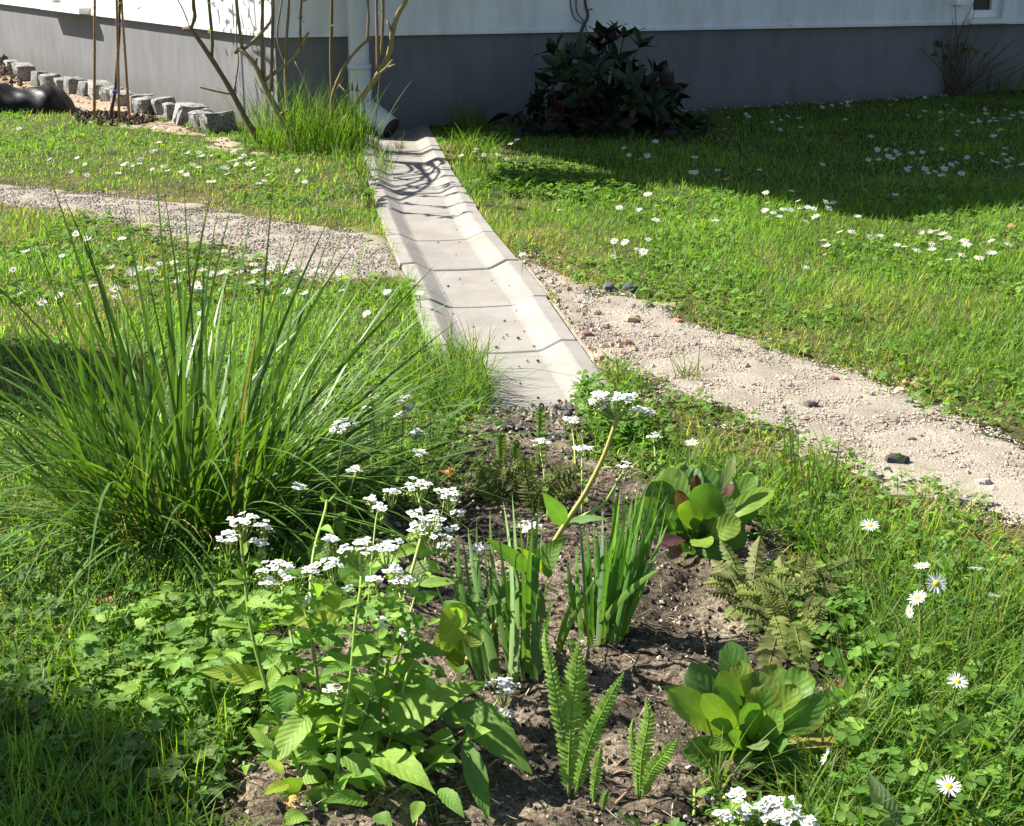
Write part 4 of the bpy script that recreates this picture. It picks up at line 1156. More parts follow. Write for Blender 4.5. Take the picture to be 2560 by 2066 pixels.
# ------------------------------------------------------------------ dark hellebore bush
BC = np.array([.49, 7.98, 0.02])
bush = thing('hellebore_bush', 'dark leafy bush with green and maroon leaf rosettes against shaded wall', 'bush', BC)
mb = MB(); dirs = []
for i in range(58):
    while True:
        d = rng.normal(0, 1, 3); d[2] = abs(d[2]); d = nrm(d)
        if d[1] < .45: break
    s_ = np.array([.405, .32, .44]); r_ = .62 + .46 * rng.random()
    p = BC + d * s_ * r_ + np.array([0, 0, .04]); dirs.append((p, d))
    tube(mb, [BC + rng.normal(0, .05, 3) * np.array([1, 1, 0]), (BC + p) / 2 + np.array([0, 0, .03]), p], .006, .004, 5, col=(.06, .07, .03), sub=3)
mb.build('stems', M_STEM, bush)
variants = []
for k in range(8):
    mb = MB(); maroon = k >= 5
    c = np.array((.026, .010, .009)) if maroon else np.array((.020, .036, .013))
    leaf(mb, (0, 0, 0), (1, 0, 0), (0, 0, 1), 1.0, .36 if not maroon else .55, 'lance' if not maroon else 'ovate', random.uniform(.05, .55), .15, .06, 0, 8, 4, c * random.uniform(.8, 1.3))
    variants.append(mb.mesh('leaf', M_DARK))
nleaf = 0
for i, (p, d) in enumerate(dirs):
    mar = i % 4 == 0
    for k in range(5):
        a = k / 5 * 6.283 + rng.normal(0, .2)
        ref = nrm(np.cross(d, (.3, .2, 1))); b2 = np.cross(d, ref)
        ld = nrm(ref * math.cos(a) + b2 * math.sin(a) + d * random.uniform(.35, 1.0) + np.array([0, 0, .18]))
        up_ = nrm(d - ld * d.dot(ld)); sd_ = np.cross(up_, ld)
        s_ = random.uniform(.10, .155) * (0.75 if mar else 1)
        M = Matrix(((ld[0] * s_, sd_[0] * s_, up_[0] * s_, p[0]), (ld[1] * s_, sd_[1] * s_, up_[1] * s_, p[1]), (ld[2] * s_, sd_[2] * s_, up_[2] * s_, p[2]), (0, 0, 0, 1)))
        put('leaf', variants[random.randrange(5, 8) if mar else random.randrange(0, 5)], bush, mat4=M); nleaf += 1
mb = MB()
for i in range(330):
    d = rng.normal(0, 1, 3); d[2] = abs(d[2]); d = nrm(d); p = BC + d * np.array([.44, .33, .40]) * rng.uniform(.45, .95) + np.array([0, 0, .02])
    if i > 230: p = BC + np.array([rng.uniform(-.5, .5), rng.uniform(-.40, .05), rng.uniform(.02, .10)])
    leaf(mb, p, rng.normal(0, 1, 3) * np.array([1, 1, .5]), nrm(d + rng.normal(0, .4, 3)), random.uniform(.10, .16), .05, 'lance', .5, .15, .05, 0, 5, 2, np.array(((.034, .013, .016), (.020, .040, .020), (.018, .032, .016))[i % 3]) * random.uniform(.7, 1.2))
mb.build('inner_leaves', M_DARK, bush, kind='stuff')
# climber above the bush
YW = 8.62
cl = thing('climbing_vine', 'bare thin twisting vine climbing the white wall above the dark bush', 'vine', At(1455, 95, YW))
Z2 = lambda pts: [At(800 + x / 2.151, y / 2.151, YW) for x, y in pts]
mb = MB(); tube(mb, Z2([(1400, 200), (1412, 150), (1440, 90), (1430, 40), (1425, 0), (1430, -60)]), .010, .008, 7, col=(.09, .07, .055)); mb.build('stem', M_BARK, cl)
for pts in ([(1350, -40), (1348, 30), (1370, 100), (1420, 130)], [(1378, -30), (1380, 60), (1420, 120), (1440, 180), (1460, 210)], [(1432, 60), (1460, 50), (1465, 45)]):
    mb = MB(); tube(mb, Z2(pts), .004, .003, 5, col=(.09, .07, .055)); mb.build('tendril', M_BARK, cl)

# bare twiggy bush by the right window
TB = G(2385, 240)
tw = thing('twiggy_bush', 'sparse twiggy bush with few yellow green leaves under the right window', 'bush', TB)
Z3 = lambda x, y: At(1600 + x / 2.2406, y / 2.2406, TB[1])
for x, y in ((1660, 90), (1745, 100), (1795, 120), (1880, 60), (1920, 160), (1620, 230), (2030, 150), (1590, 380), (1960, 260), (1840, 250), (1700, 230), (2100, 220), (1990, 330), (1760, 30), (2060, 330)):
    for x2, y2 in ((x, y), (x + rng.normal(0, 60), y + rng.normal(60, 50)), (x + rng.normal(0, 90), y + rng.normal(110, 60))):
     mb = MB(); T = Z3(x2, y2) + np.array([0, rng.normal(0, .06), 0]); B_ = Z3(1760 + rng.normal(0, 35), 540); tube(mb, [B_, B_ * .5 + T * .5 + rng.normal(0, .02, 3), T], .004, .0018, 5, col=(.10, .075, .05)); mb.build('twig', M_BARK, tw)
for x, y, n in ((1640, 290, 5), (1690, 260, 5), (1700, 340, 5), (1830, 280, 4), (1915, 295, 2)):
    for _ in range(n):
        mb = MB(); leaf(mb, Z3(x + rng.normal(0, 18), y + rng.normal(0, 15)), rng.normal(0, 1, 3), (0, -.6, .8), .05, .035, 'ovate', .3, nu=4, nv=2, col=np.array((.13, .19, .035)) * random.uniform(.7, 1.2)); mb.build('leaf', M_LEAF, tw)

# ------------------------------------------------------------------ white flowered plants
mbf = MB()
for k in range(4):
    a = k * math.pi / 2 + .2
    ca, sa = math.cos(a), math.sin(a)
    pts = [(0.05, 0, 0)] + [(.55 + .45 * math.cos(t), .46 * math.sin(t), .06 + .05 * math.cos(t)) for t in np.linspace(-math.pi * .85, math.pi * .85, 7)]
    V = [(x * ca - y * sa, x * sa + y * ca, z) for x, y, z in pts]
    mbf.add(V, tris=[(0, i, i + 1) for i in range(1, 7)] + [(0, 7, 1)], col=(.86, .86, .86))
mbf.add([(0, 0, .20)] + [(.24 * math.cos(t), .24 * math.sin(t), .08) for t in np.arange(5) * 1.2566], tris=[(0, 1 + i, 1 + (i + 1) % 5) for i in range(5)], col=(.55, .55, .12))
FLORET = mbf.mesh('floret', M_PETAL)
def mat_dir(p, up, s, spin):
    up = nrm(up); ref = nrm(np.cross(up, (.31, .9, .12))); b = np.cross(up, ref)
    x = ref * math.cos(spin) + b * math.sin(spin); y = np.cross(up, x)
    return Matrix(((x[0] * s, y[0] * s, up[0] * s, p[0]), (x[1] * s, y[1] * s, up[1] * s, p[1]), (x[2] * s, y[2] * s, up[2] * s, p[2]), (0, 0, 0, 1)))
STEMC = (.22, .31, .06)
def flower_cluster(parent, u, v, Y, wpx, dens=1.0, joint=None, size=.0060):
    c = At(u, v, Y); w = wpx / F0 * depth(c)
    n = int(min(40, max(5, 5 + (w / .0115) ** 1.65 * .8 * dens)))
    j = np.array(joint) if joint is not None else c + np.array([0, 0, -.02 - w * .35])
    mb = MB(); P = []
    for i in range(n):
        r_ = math.sqrt((i + .5) / n) * w * .5; a = i * 2.39996 + rng.normal(0, .25)
        P.append(c + np.array([r_ * math.cos(a), r_ * math.sin(a) * .9, -.14 * r_ * r_ / (w * .5 + .001) + rng.normal(0, .0022)]))
    for p in P:
        k = nrm(p - j)
        tube(mb, [j, j * .45 + p * .55 + np.array([(p - j)[0] * .12, (p - j)[1] * .12, -.004]), p - np.array([0, 0, .001])], .0009, .0006, 3, col=STEMC, sub=2, cap=False)
    for i in range(n):                                   # buds under the florets
        q = P[rng.integers(0, n)] + np.array([rng.normal(0, .006), rng.normal(0, .006), -.006 - .006 * rng.random()])
        mb.add(OCT * .0024 + q, tris=OCT_T, col=(.30, .34, .10))
    o = mb.build('flower_cluster', M_STEM, parent)
    for p in P:
        up_ = np.array([(p - c)[0] * 5 + rng.normal(0, .2), (p - c)[1] * 5 - .1 + rng.normal(0, .2), 1.0])
        put('floret', FLORET, o, mat4=mat_dir(p, up_, size * random.uniform(.85, 1.15), random.uniform(0, 6.28)))
    return j
def stem(parent, pts, Ys, r0, r1, col=STEMC, name='stem'):
    n = len(pts); Yv = np.interp(np.arange(n), np.linspace(0, n - 1, len(Ys)), Ys)
    P = [At(u, v, y) for (u, v), y in zip(pts, Yv)]
    mb = MB(); tube(mb, P, r0, r1, 7, col=np.array(col) * random.uniform(.9, 1.1)); mb.build(name, M_STEM, parent)
    return P
Z6 = lambda x, y: (400 + x / 1.556, 950 + y / 1.556)
LG = [(.14, .265, .048), (.185, .315, .055), (.23, .36, .06), (.115, .23, .043)]
plant = thing('white_flower_plant', 'large leafy plant with flat white flower clusters in the front of the bed', 'flowering plant', G(870, 2000))
st = [([(600, 1680), (560, 1560), (470, 1350), (400, 1150), (350, 950), (330, 770), (312, 590)], (1.56, 1.74), .0046, .003),
      ([(670, 1690), (690, 1530), (700, 1380), (740, 1180), (760, 950), (782, 800), (780, 700)], (1.54, 1.70), .0048, .0032),
      ([(800, 1640), (840, 1400), (860, 1230), (920, 960), (970, 780), (1005, 650), (1020, 590)], (1.58, 1.86), .0048, .003),
      ([(620, 1660), (600, 1550), (540, 1150), (500, 950), (470, 790)], (1.60, 1.78), .0036, .0024),
      ([(640, 1640), (640, 1400), (590, 1000), (585, 820), (600, 660), (640, 520), (648, 470)], (1.60, 2.02), .0042, .003),
      ([(700, 1640), (780, 1350), (850, 1100), (850, 1000)], (1.58, 1.72), .003, .0022),
      ([(730, 1660), (860, 1500), (960, 1150), (980, 1090), (930, 820)], (1.58, 1.74), .0034, .002),
      ([(800, 1660), (980, 1560), (1170, 1400), (1260, 1320), (1320, 1240)], (1.56, 1.66), .0036, .0024),
      ([(860, 1400), (920, 1100), (990, 850), (1040, 640), (1000, 440)], (1.7, 1.98), .003, .002),
      ([(1040, 640), (1090, 540), (1105, 470)], (1.9, 2.0), .0018, .0014),
      ([(800, 1000), (830, 640), (845, 520), (862, 520)], (1.75, 2.0), .002, .0014)]
for pts, ys, r0, r1 in st: stem(plant, [Z6(*p) for p in pts], ys, r0 * .68, r1 * .62)
for a in (0., 2.1, 4.2):
    mb = MB(); q_ = At(*Z6(648, 478), 2.02); leaf(mb, q_, (math.cos(a) * .6, math.sin(a) * .6, .9), (math.cos(a), math.sin(a), .2), .022, .010, 'ovate', -.3, nu=4, nv=2, col=(.17, .28, .05)); mb.build('leaf', M_LEAF, plant)
K6 = [(318, 540, 110, 1.74), (262, 604, 95, 1.72), (398, 562, 55, 1.74), (388, 632, 60, 1.73), (780, 640, 165, 1.70), (880, 640, 120, 1.72), (665, 615, 55, 1.72), (1030, 522, 150, 1.86), (1065, 572, 190, 1.85),
      (445, 722, 150, 1.78), (520, 758, 110, 1.76), (420, 780, 60, 1.76), (598, 735, 70, 1.75), (670, 712, 92, 1.74), (905, 733, 66, 1.76), (935, 775, 95, 1.75), (835, 768, 50, 1.75), (852, 952, 72, 1.72), (955, 985, 35, 1.73),
      (672, 1188, 62, 1.62), (725, 818, 50, 1.73), (1335, 1182, 135, 1.66), (1345, 1298, 58, 1.65), (1000, 402, 110, 1.98), (1120, 436, 105, 2.0), (860, 495, 55, 2.0), (820, 460, 40, 2.02), (570, 855, 25, 1.76), (1105, 640, 40, 1.9), (1245, 658, 38, 1.95), (1160, 510, 45, 1.98), (900, 435, 50, 1.98)]
for x, y, w, Y in K6: flower_cluster(plant, *Z6(x, y), Y, w / 1.556, 1.0)
yel = (.26, .34, .04)
L6 = [((900, 1345), 1.62, (1255, 1185), 1.66, 200, 'heart', LG[2], .55, .6), ((840, 1455), 1.58, (1065, 1605), 1.50, 150, 'heart', LG[2], .5, .5), ((1180, 1255), 1.64, (1435, 1520), 1.56, 150, 'ovate', LG[0], .5, .4),
      ((575, 1310), 1.60, (440, 1492), 1.55, 130, 'ovate', LG[2], .3, .3), ((715, 1465), 1.56, (872, 1578), 1.53, 88, 'ovate', LG[1], .5, .6), ((705, 1350), 1.62, (580, 1325), 1.60, 75, 'ovate', LG[2], .3, .6),
      ((745, 1110), 1.66, (858, 985), 1.70, 105, 'ovate', LG[1], .4, .5), ((745, 1130), 1.66, (650, 1060), 1.66, 70, 'ovate', LG[0], .4, .5), ((940, 1060), 1.72, (1110, 1062), 1.70, 85, 'ovate', LG[0], .5, .6),
      ((410, 1165), 1.66, (160, 1132), 1.66, 85, 'ovate', yel, .5, .3), ((400, 1120), 1.67, (530, 1075), 1.68, 60, 'ovate', LG[2], .4, .6), ((420, 1175), 1.64, (510, 1100), 1.64, 75, 'ovate', LG[2], .5, .5), ((490, 1190), 1.63, (465, 1320), 1.6, 110, 'ovate', LG[0], .4, .4),
      ((600, 715), 1.90, (650, 605), 1.92, 90, 'ovate', LG[0], .2, .3), ((720, 890), 1.80, (480, 930), 1.78, 190, 'heart', yel, .4, .3), ((690, 740), 1.84, (900, 690), 1.86, 165, 'heart', LG[3], .4, .4), ((960, 730), 1.88, (1050, 790), 1.86, 120, 'ovate', (.17, .24, .09), .5, .5),
      ((820, 855), 1.74, (945, 882), 1.73, 46, 'lance', LG[2], .3, .6), ((1010, 800), 1.82, (1180, 790), 1.82, 60, 'ovate', LG[1], .5, .6), ((1180, 870), 1.78, (1100, 1060), 1.74, 130, 'ovate', yel, .3, .3), ((1110, 860), 1.80, (1245, 1010), 1.76, 100, 'lance', LG[0], .5, .4),
      ((332, 790), 1.74, (222, 795), 1.73, 32, 'lance', LG[2], .4, .6), ((345, 880), 1.73, (435, 830), 1.72, 78, 'ovate', LG[1], .7, .5), ((352, 965), 1.72, (200, 945), 1.71, 34, 'lance', LG[2], .3, .6), ((318, 690), 1.74, (352, 620), 1.74, 40, 'lance', LG[2], .2, .4),
      ((755, 1150), 1.65, (800, 1215), 1.62, 90, 'ovate', LG[1], .5, .5), ((800, 1640), 1.52, (640, 1640), 1.48, 90, 'ovate', LG[0], .5, .6), ((1010, 1640), 1.50, (985, 1720), 1.46, 60, 'ovate', LG[1], .4, .5), ((500, 1575), 1.54, (398, 1612), 1.52, 62, 'ovate', yel, .4, .5),
      ((1090, 1590), 1.50, (1180, 1700), 1.46, 70, 'ovate', LG[0], .5, .5), ((1190, 1400), 1.60, (1275, 1700), 1.52, 90, 'lance', LG[3], .5, .4), ((690, 1620), 1.54, (740, 1530), 1.53, 60, 'ovate', LG[1], .4, .5), ((600, 1220), 1.66, (560, 1290), 1.64, 60, 'ovate', LG[2], .4, .5),
      ((800, 1240), 1.66, (850, 1330), 1.62, 100, 'ovate', LG[3], .5, .5), ((1040, 1250), 1.70, (930, 1130), 1.72, 130, 'ovate', LG[2], .5, .5), ((640, 1000), 1.72, (720, 1040), 1.70, 70, 'ovate', LG[0], .4, .6), ((450, 900), 1.75, (560, 850), 1.76, 90, 'ovate', LG[1], .5, .5),
      ((1000, 650), 1.88, (900, 690), 1.86, 60, 'lance', LG[2], .5, .5), ((870, 1180), 1.68, (930, 1160), 1.66, 60, 'ovate', LG[1], .4, .6), ((440, 1440), 1.56, (340, 1350), 1.58, 44, 'lance', LG[2], .4, .5), ((420, 1480), 1.55, (480, 1540), 1.52, 60, 'ovate', yel, .5, .5),
      ((1060, 1380), 1.62, (1150, 1420), 1.58, 90, 'heart', LG[0], .5, .5), ((560, 1690), 1.46, (480, 1730), 1.43, 90, 'ovate', LG[2], .4, .6), ((840, 1690), 1.46, (900, 1735), 1.44, 70, 'ovate', LG[0], .4, .6)]
for b, Yb, t, Yt, w, pf, c, bend, up in L6:
    leaf_px(plant, Z6(*b), Yb, Z6(*t), Yt, w / 1.556, pf, np.array(c) * random.uniform(.88, 1.12), up, bend=bend, fold=.10, wave=.045, serr=.04, nu=12, nv=6)
for pts, ys, r0, r1 in st:                                             # leaves up the stems
    P6 = np.array(pts, float); n6 = len(P6); side_ = 1
    Lc = np.concatenate([[0], np.cumsum(np.hypot(*np.diff(P6, axis=0).T))])
    q = 60.
    while q < Lc[-1] - 90:
        b = (np.interp(q, Lc, P6[:, 0]), np.interp(q, Lc, P6[:, 1])); yb = np.interp(np.interp(q, Lc, np.arange(n6)), [0, n6 - 1], ys)
        k_ = 1 - .55 * q / Lc[-1]
        L_ = rng.uniform(120, 190) * k_; w_ = L_ * rng.uniform(.48, .66); side_ = -side_
        leaf_px(plant, Z6(*b), yb, Z6(b[0] + side_ * L_ * rng.uniform(.6, 1), b[1] - L_ * rng.uniform(-.35, .4)), yb + rng.uniform(-.06, .03), w_ / 1.556, 'ovate', np.array(LG[rng.integers(0, 3)]) * random.uniform(.9, 1.15), rng.uniform(.35, .75), bend=rng.uniform(.3, .7), fold=.12, wave=.05, serr=.04, nu=9, nv=4)
        q += rng.uniform(50, 95)
for _ in range(120):                                                     # inner leaves
    b = (rng.normal(740, 175), rng.uniform(1230, 1660)); a = rng.uniform(0, 6.28); L_ = rng.uniform(80, 165)
    Yb = 1.60 + (1650 - b[1]) / 1000 * .22 + rng.uniform(-.02, .08)
    leaf_px(plant, Z6(*b), Yb, Z6(b[0] + L_ * math.cos(a), b[1] + L_ * .6 * math.sin(a)), Yb + rng.normal(0, .03), rng.uniform(60, 130) / 1.556, 'ovate', np.array(LG[rng.integers(0, 4)]) * random.uniform(.8, 1.1), rng.uniform(.3, .8), bend=.5, fold=.12, wave=.04, nu=8, nv=4)
for _ in range(85):
    b = (rng.normal(760, 210), rng.uniform(820, 1200)); a = rng.uniform(0, 6.28); L_ = rng.uniform(55, 115)
    Yb = 1.74 + rng.uniform(-.04, .10)
    leaf_px(plant, Z6(*b), Yb, Z6(b[0] + L_ * math.cos(a), b[1] + L_ * .5 * math.sin(a)), Yb + rng.normal(0, .03), rng.uniform(30, 60) / 1.556, 'ovate', np.array(LG[rng.integers(0, 4)]) * random.uniform(.8, 1.1), rng.uniform(.3, .8), bend=.5, fold=.12, wave=.04, nu=7, nv=4)

for _ in range(130):                                                    # small bright leaves filling the plant
    b = (rng.normal(700, 200), rng.uniform(760, 1560)); a = rng.uniform(0, 6.28); L_ = rng.uniform(45, 95)
    Yb = 1.58 + (1650 - b[1]) / 900 * .17 + rng.uniform(-.06, .03)
    leaf_px(plant, Z6(*b), Yb, Z6(b[0] + L_ * math.cos(a), b[1] + L_ * .5 * math.sin(a)), Yb + rng.normal(0, .02), L_ * rng.uniform(.4, .6) / 1.556, 'ovate', np.array(LG[rng.integers(0, 3)]) * random.uniform(.9, 1.2), rng.uniform(.4, .8), bend=.4, fold=.12, wave=.05, serr=.04, nu=7, nv=4)

# leaning flower stem
Z1 = lambda x, y: (1100 + x / 2.17, 900 + y / 2.17)
lean = thing('leaning_flower_stem', 'thick yellow stem leaning right with broad leaves and white flower head', 'flowering plant', G(1130, 1690))
YL = 1.88
tpts = [(60, 1740), (100, 1690), (330, 1400), (480, 1220), (560, 1090), (680, 890), (790, 720), (890, 520), (950, 350), (985, 260)]
tc = [(.30, .24, .04), (.2, .25, .045)]
P = stem(lean, [Z1(*p) for p in tpts], (YL, YL + .16), .0054, .0030, (.27, .26, .05))
Yt = YL + .16
stem(lean, [Z1(690, 890), Z1(790, 840), Z1(880, 790), Z1(950, 690), Z1(985, 620)], (YL + .10, YL + .10), .003, .0018)
for x, y, w in ((870, 188, 90), (860, 222, 100), (1000, 190, 110), (950, 215, 80), (1100, 262, 120), (1130, 290, 70), (890, 252, 60)): flower_cluster(lean, *Z1(x, y), Yt, w / 2.17, 1.2, joint=At(*Z1(965, 330), Yt))
flower_cluster(lean, *Z1(1010, 572), YL + .10, 92 / 2.17, 1.0, joint=At(*Z1(985, 622), YL + .10))
for b, t, w, pf, c, bend, up in (((675, 885), (558, 722), 105, 'ovate', (.09, .18, .04), .3, .4), ((700, 885), (905, 862), 60, 'ovate', (.11, .21, .045), .5, .6), ((500, 1165), (262, 975), 90, 'lance', (.09, .18, .04), .4, .5),
                                 ((560, 1140), (425, 1015), 62, 'ovate', (.18, .25, .03), .3, .3), ((548, 1140), (672, 965), 165, 'heart', (.13, .23, .055), .4, .4), ((470, 1235), (345, 1420), 205, 'heart', (.13, .23, .055), .5, .4),
                                 ((470, 1235), (255, 1330), 120, 'ovate', (.12, .22, .05), .6, .5), ((480, 1240), (560, 1395), 100, 'ovate', (.11, .2, .05), .9, .5), ((870, 590), (930, 585), 26, 'lance', LG[1], .3, .5)):
    yv = YL + (1690 - b[1]) / 1500 * .16
    leaf_px(lean, Z1(*b), yv, Z1(*t), yv - .03, w / 2.17, pf, c, up, bend=bend, fold=.10, wave=.04, serr=.03, nu=11, nv=6)
# leaf pair lower left of it
for b, t, w, c in (((100, 1700), (30, 1300), 110, (.12, .19, .03)), ((150, 1560), (235, 1440), 120, (.17, .24, .04)), ((60, 1600), (-20, 1480), 150, (.18, .25, .035)), ((210, 1450), (170, 1360), 60, (.2, .27, .08)), ((240, 1400), (200, 1330), 50, (.2, .27, .08))):
    leaf_px(lean, Z1(*b), 1.86, Z1(*t), 1.88, w / 2.17, 'ovate', c, .3, bend=.3, fold=.1, wave=.04, nu=9, nv=4)

# thinner stems behind
def small_flower(label, base, top, Y, wpx, mids=(), extra=()):
    t = thing('white_flower', label, 'flower', At(*base, Y), 'thin white flower stems behind the bed')
    b3 = G(*base)
    j = At(top[0], top[1] + wpx * .45, Y)
    mb = MB(); tube(mb, [b3] + [At(*m, (b3[1] + Y) / 2) for m in mids] + [j], .0022, .0014, 6, col=STEMC); mb.build('stem', M_STEM, t)
    flower_cluster(t, top[0], top[1], Y, wpx, 1.0, joint=j)
    for ex in extra: flower_cluster(t, ex[0], ex[1], Y, ex[2], 1.0, joint=j)
    for _ in range(3):
        k = rng.uniform(.2, .8); q = b3 * (1 - k) + j * k
        mb = MB(); leaf(mb, q, rng.normal(0, 1, 3) * np.array([1, 1, .2]), (0, 0, 1), .03, .014, 'lance', .4, nu=5, nv=2, col=LG[1]); mb.build('leaf', M_LEAF, t)
small_flower('thin stem with white flowers in front of the dark fern, left of two', (1372, 1320), (1350, 1103), 2.55, 44, ((1362, 1200),))
small_flower('thin stem with white flowers in front of the dark fern, right of two', (1455, 1290), (1455, 1118), 2.60, 50, ((1455, 1200),))
small_flower('white flower head closest below the end of the channel', (1440, 1200), (1430, 1050), 2.95, 44, ((1436, 1120),))
small_flower('white flower stem rising between the iris blades', (1330, 1560), (1322, 1312), 2.05, 52, ((1315, 1440),))
small_flower('white flower head rising from the right side of the tall grass tuft', (830, 1420), (862, 1056), 2.25, 58, ((842, 1200),), ((845, 1075, 40),))
small_flower('single round white flower head against the tuft, low on its right', (850, 1400), (887, 1172), 2.15, 40, ((868, 1260),))
small_flower('wilting white flower stalk between tuft and channel grass', (1000, 1230), (1010, 995), 2.6, 32, ((1005, 1110),), ((1018, 1012, 26), (1024, 1026, 24), (1000, 1035, 24)))
small_flower('faint white flower stalk right of the wilting one', (1050, 1250), (1043, 1075), 2.5, 26, ((1046, 1160),), ((1048, 1088, 22),))
small_flower('small white flower head by the bed end of tuft blades', (1030, 1290), (1050, 1130), 2.4, 38, ((1040, 1200),))
small_flower('small white flowers low over the tuft centre', (750, 1330), (748, 1218), 2.2, 32, ((748, 1270),))
small_flower('tiny white flower head on the tuft, nearest the channel grass', (940, 1180), (932, 990), 2.65, 24, ((936, 1080),), ((921, 1022, 20), (922, 1105, 30)))
small_flower('white flower stem with leafless stalk in front of bergenia base', (1735, 2040), (1737, 1930), 1.62, 40, ((1736, 1985),))
small_flower('pale bluish flower head in shade of the lawn clover near the bed', (1640, 1180), (1634, 1090), 2.85, 38, ((1637, 1130),))

# candytuft in the lower right
candy = thing('candytuft', 'low cushion of bright white candytuft flowers at the bottom edge of the bed', 'flowering plant', G(1920, 2055))
Z7 = lambda x, y: (1200 + x / 2.151, 1500 + y / 2.151)
for x, y, w in ((1380, 1042, 75), (1410, 1105, 85), (1500, 1118, 62), (1425, 1145, 50), (1570, 1088, 100), (1650, 1092, 85), (1590, 1135, 110), (1660, 1130, 110), (1640, 1165, 120), (1310, 1155, 85), (1770, 1192, 85), (1560, 1165, 70), (1690, 1160, 60)):
    u, v = Z7(x, y); flower_cluster(candy, u, v, 1.45 + (1160 - y) / 120 * .035, w / 2.151, 1.6, joint=At(u, v + 40, 1.45), size=.0062)
mb = MB()
for _ in range(70):
    u, v = Z7(rng.uniform(1290, 1790), rng.uniform(1120, 1230)); leaf(mb, At(u, v + 6, 1.46), rng.normal(0, 1, 3) + np.array([0, 0, .6]), (0, -.5, .8), .025, .006, 'lance', .2, nu=3, nv=2, col=LG[rng.integers(0, 4)])
mb.build('foliage', M_LEAF, candy, kind='stuff')

# ------------------------------------------------------------------ iris
def sword(parent, b, Yb, t, Yt, wpx, col, bow=0., twist=0., name='leaf', mat=None, prof='blade'):
    B = At(*b, Yb); T = At(*t, Yt); d = T - B; L = np.linalg.norm(d)
    side = nrm(np.cross(d, tocam((B + T) / 2))); cam_n = nrm(np.cross(side, d))
    w = wpx / F0 * depth((B + T) / 2); n = 10
    us = np.linspace(0, 1, n + 1); hw = w / 2 * np.interp(us, *PROF[prof])
    V = []; lf = []; C = []
    for i, u in enumerate(us):
        c = B + d * u + side * (bow * L * (u * (1 - u)) * 2) + cam_n * (.03 * L * math.sin(u * 3.1))
        a = twist * (1 + .5 * u); s2 = side * math.cos(a) + cam_n * math.sin(a); n2 = cam_n * math.cos(a) - side * math.sin(a)
        V += [c - s2 * hw[i], c + n2 * hw[i] * .22, c + s2 * hw[i]]; lf += [(u, -1, 0), (u, 0, 0), (u, 1, 0)]
        k = .55 + .45 * min(1, u * 3)
        base_c = np.array((.20, .24, .08)); C += [np.asarray(col) * k + base_c * (1 - k)] * 3
    q = [(3 * i + j, 3 * i + j + 1, 3 * i + 4 + j, 3 * i + 3 + j) for i in range(n) for j in (0, 1)]
    mb = MB(); mb.add(V, q, col=np.array(C), lf=lf); return mb.build(name, mat or M_IRIS, parent)
IC = [(.080, .185, .040), (.10, .225, .042), (.135, .265, .046), (.07, .155, .042)]
for tx, ty, Yt in ((100, 372, 2.62), (72, 510, 2.4), (150, 470, 2.7), (400, 430, 2.75), (385, 385, 2.7), (540, 425, 2.7), (530, 480, 2.6), (300, 470, 2.75), (190, 520, 2.8), (640, 480, 2.8), (765, 530, 2.7), (835, 520, 2.65), (840, 545, 2.8), (480, 500, 2.6), (590, 470, 2.65),
                   (895, 590, 2.6), (60, 610, 2.3), (1010, 720, 2.5), (1100, 650, 2.7), (1160, 790, 2.6), (1150, 850, 2.55), (1310, 1095, 2.35), (1240, 1060, 2.45), (1180, 930, 2.5), (0, 715, 2.4), (20, 900, 2.3), (10, 1010, 2.25)):
    bx = 468 + (tx - 468) * .18 + rng.normal(0, 30); sg = 1 if tx > 468 else -1
    sword(tussock, (bx, 1280 + rng.normal(0, 25)), TC[1] + rng.normal(0, .05), (tx, ty), Yt, rng.uniform(9, 14), np.array([(.048, .105, .018), (.070, .140, .024), (.06, .12, .026)][rng.integers(0, 3)]) * random.uniform(.8, 1.2), -sg * rng.uniform(0, .07), rng.normal(0, .4), 'blade', M_TUFT, 'needle')
ib = G(1500, 1620); iris = thing('iris_clump', 'upright clump of sword shaped iris leaves in sun on bare soil', 'iris', ib)
itips = [(935, 752), (985, 640), (1000, 690), (1080, 600), (1125, 640), (1180, 590), (1215, 610), (1218, 712), (870, 905), (740, 1000), (792, 885), (830, 800), (850, 900), (940, 870), (1040, 700), (1105, 560), (1130, 760), (1140, 900), (1100, 850), (1060, 960), (900, 930), (960, 960), (1020, 820), (1150, 830), (690, 1060), (800, 1000), (1010, 1000), (1190, 680), (1110, 700), (950, 720)]
for k, (x, y) in enumerate(itips + [(x + rng.normal(0, 40), y + rng.uniform(0, 170)) for x, y in itips]):
    bx = 880 + (x - 950) * .33 + rng.normal(0, 18); by = 1560 + rng.normal(0, 25) - (x - 950) * .08
    sword(iris, Z1(bx, by), ib[1] + rng.normal(.02, .025), Z1(x, y), ib[1] + .06 + rng.normal(0, .03), 14 + rng.normal(0, 2.5), np.array(IC[rng.integers(0, 4)]) * random.uniform(.85, 1.2), rng.normal(0, .04), rng.normal(0, .5))
sword(iris, Z1(890, 1420), ib[1] - .01, Z1(1212, 1122), ib[1] - .06, 20, IC[2], -.10, .3)
sword(iris, Z1(640, 1590), ib[1] - .04, Z1(885, 1130), ib[1] - .05, 15, IC[2], -.06, .2)
sword(iris, Z1(640, 1570), ib[1] - .03, Z1(748, 1240), ib[1] - .05, 15, IC[2], -.06, .2)
sword(iris, Z1(980, 1420), ib[1] + .02, Z1(1150, 1000), ib[1] + .05, 15, (.13, .2, .05), -.06, .1)
ib2 = G(1290, 1720); iris2 = thing('iris_clump', 'darker iris leaf clump partly hidden behind the leaning stem', 'iris', ib2)
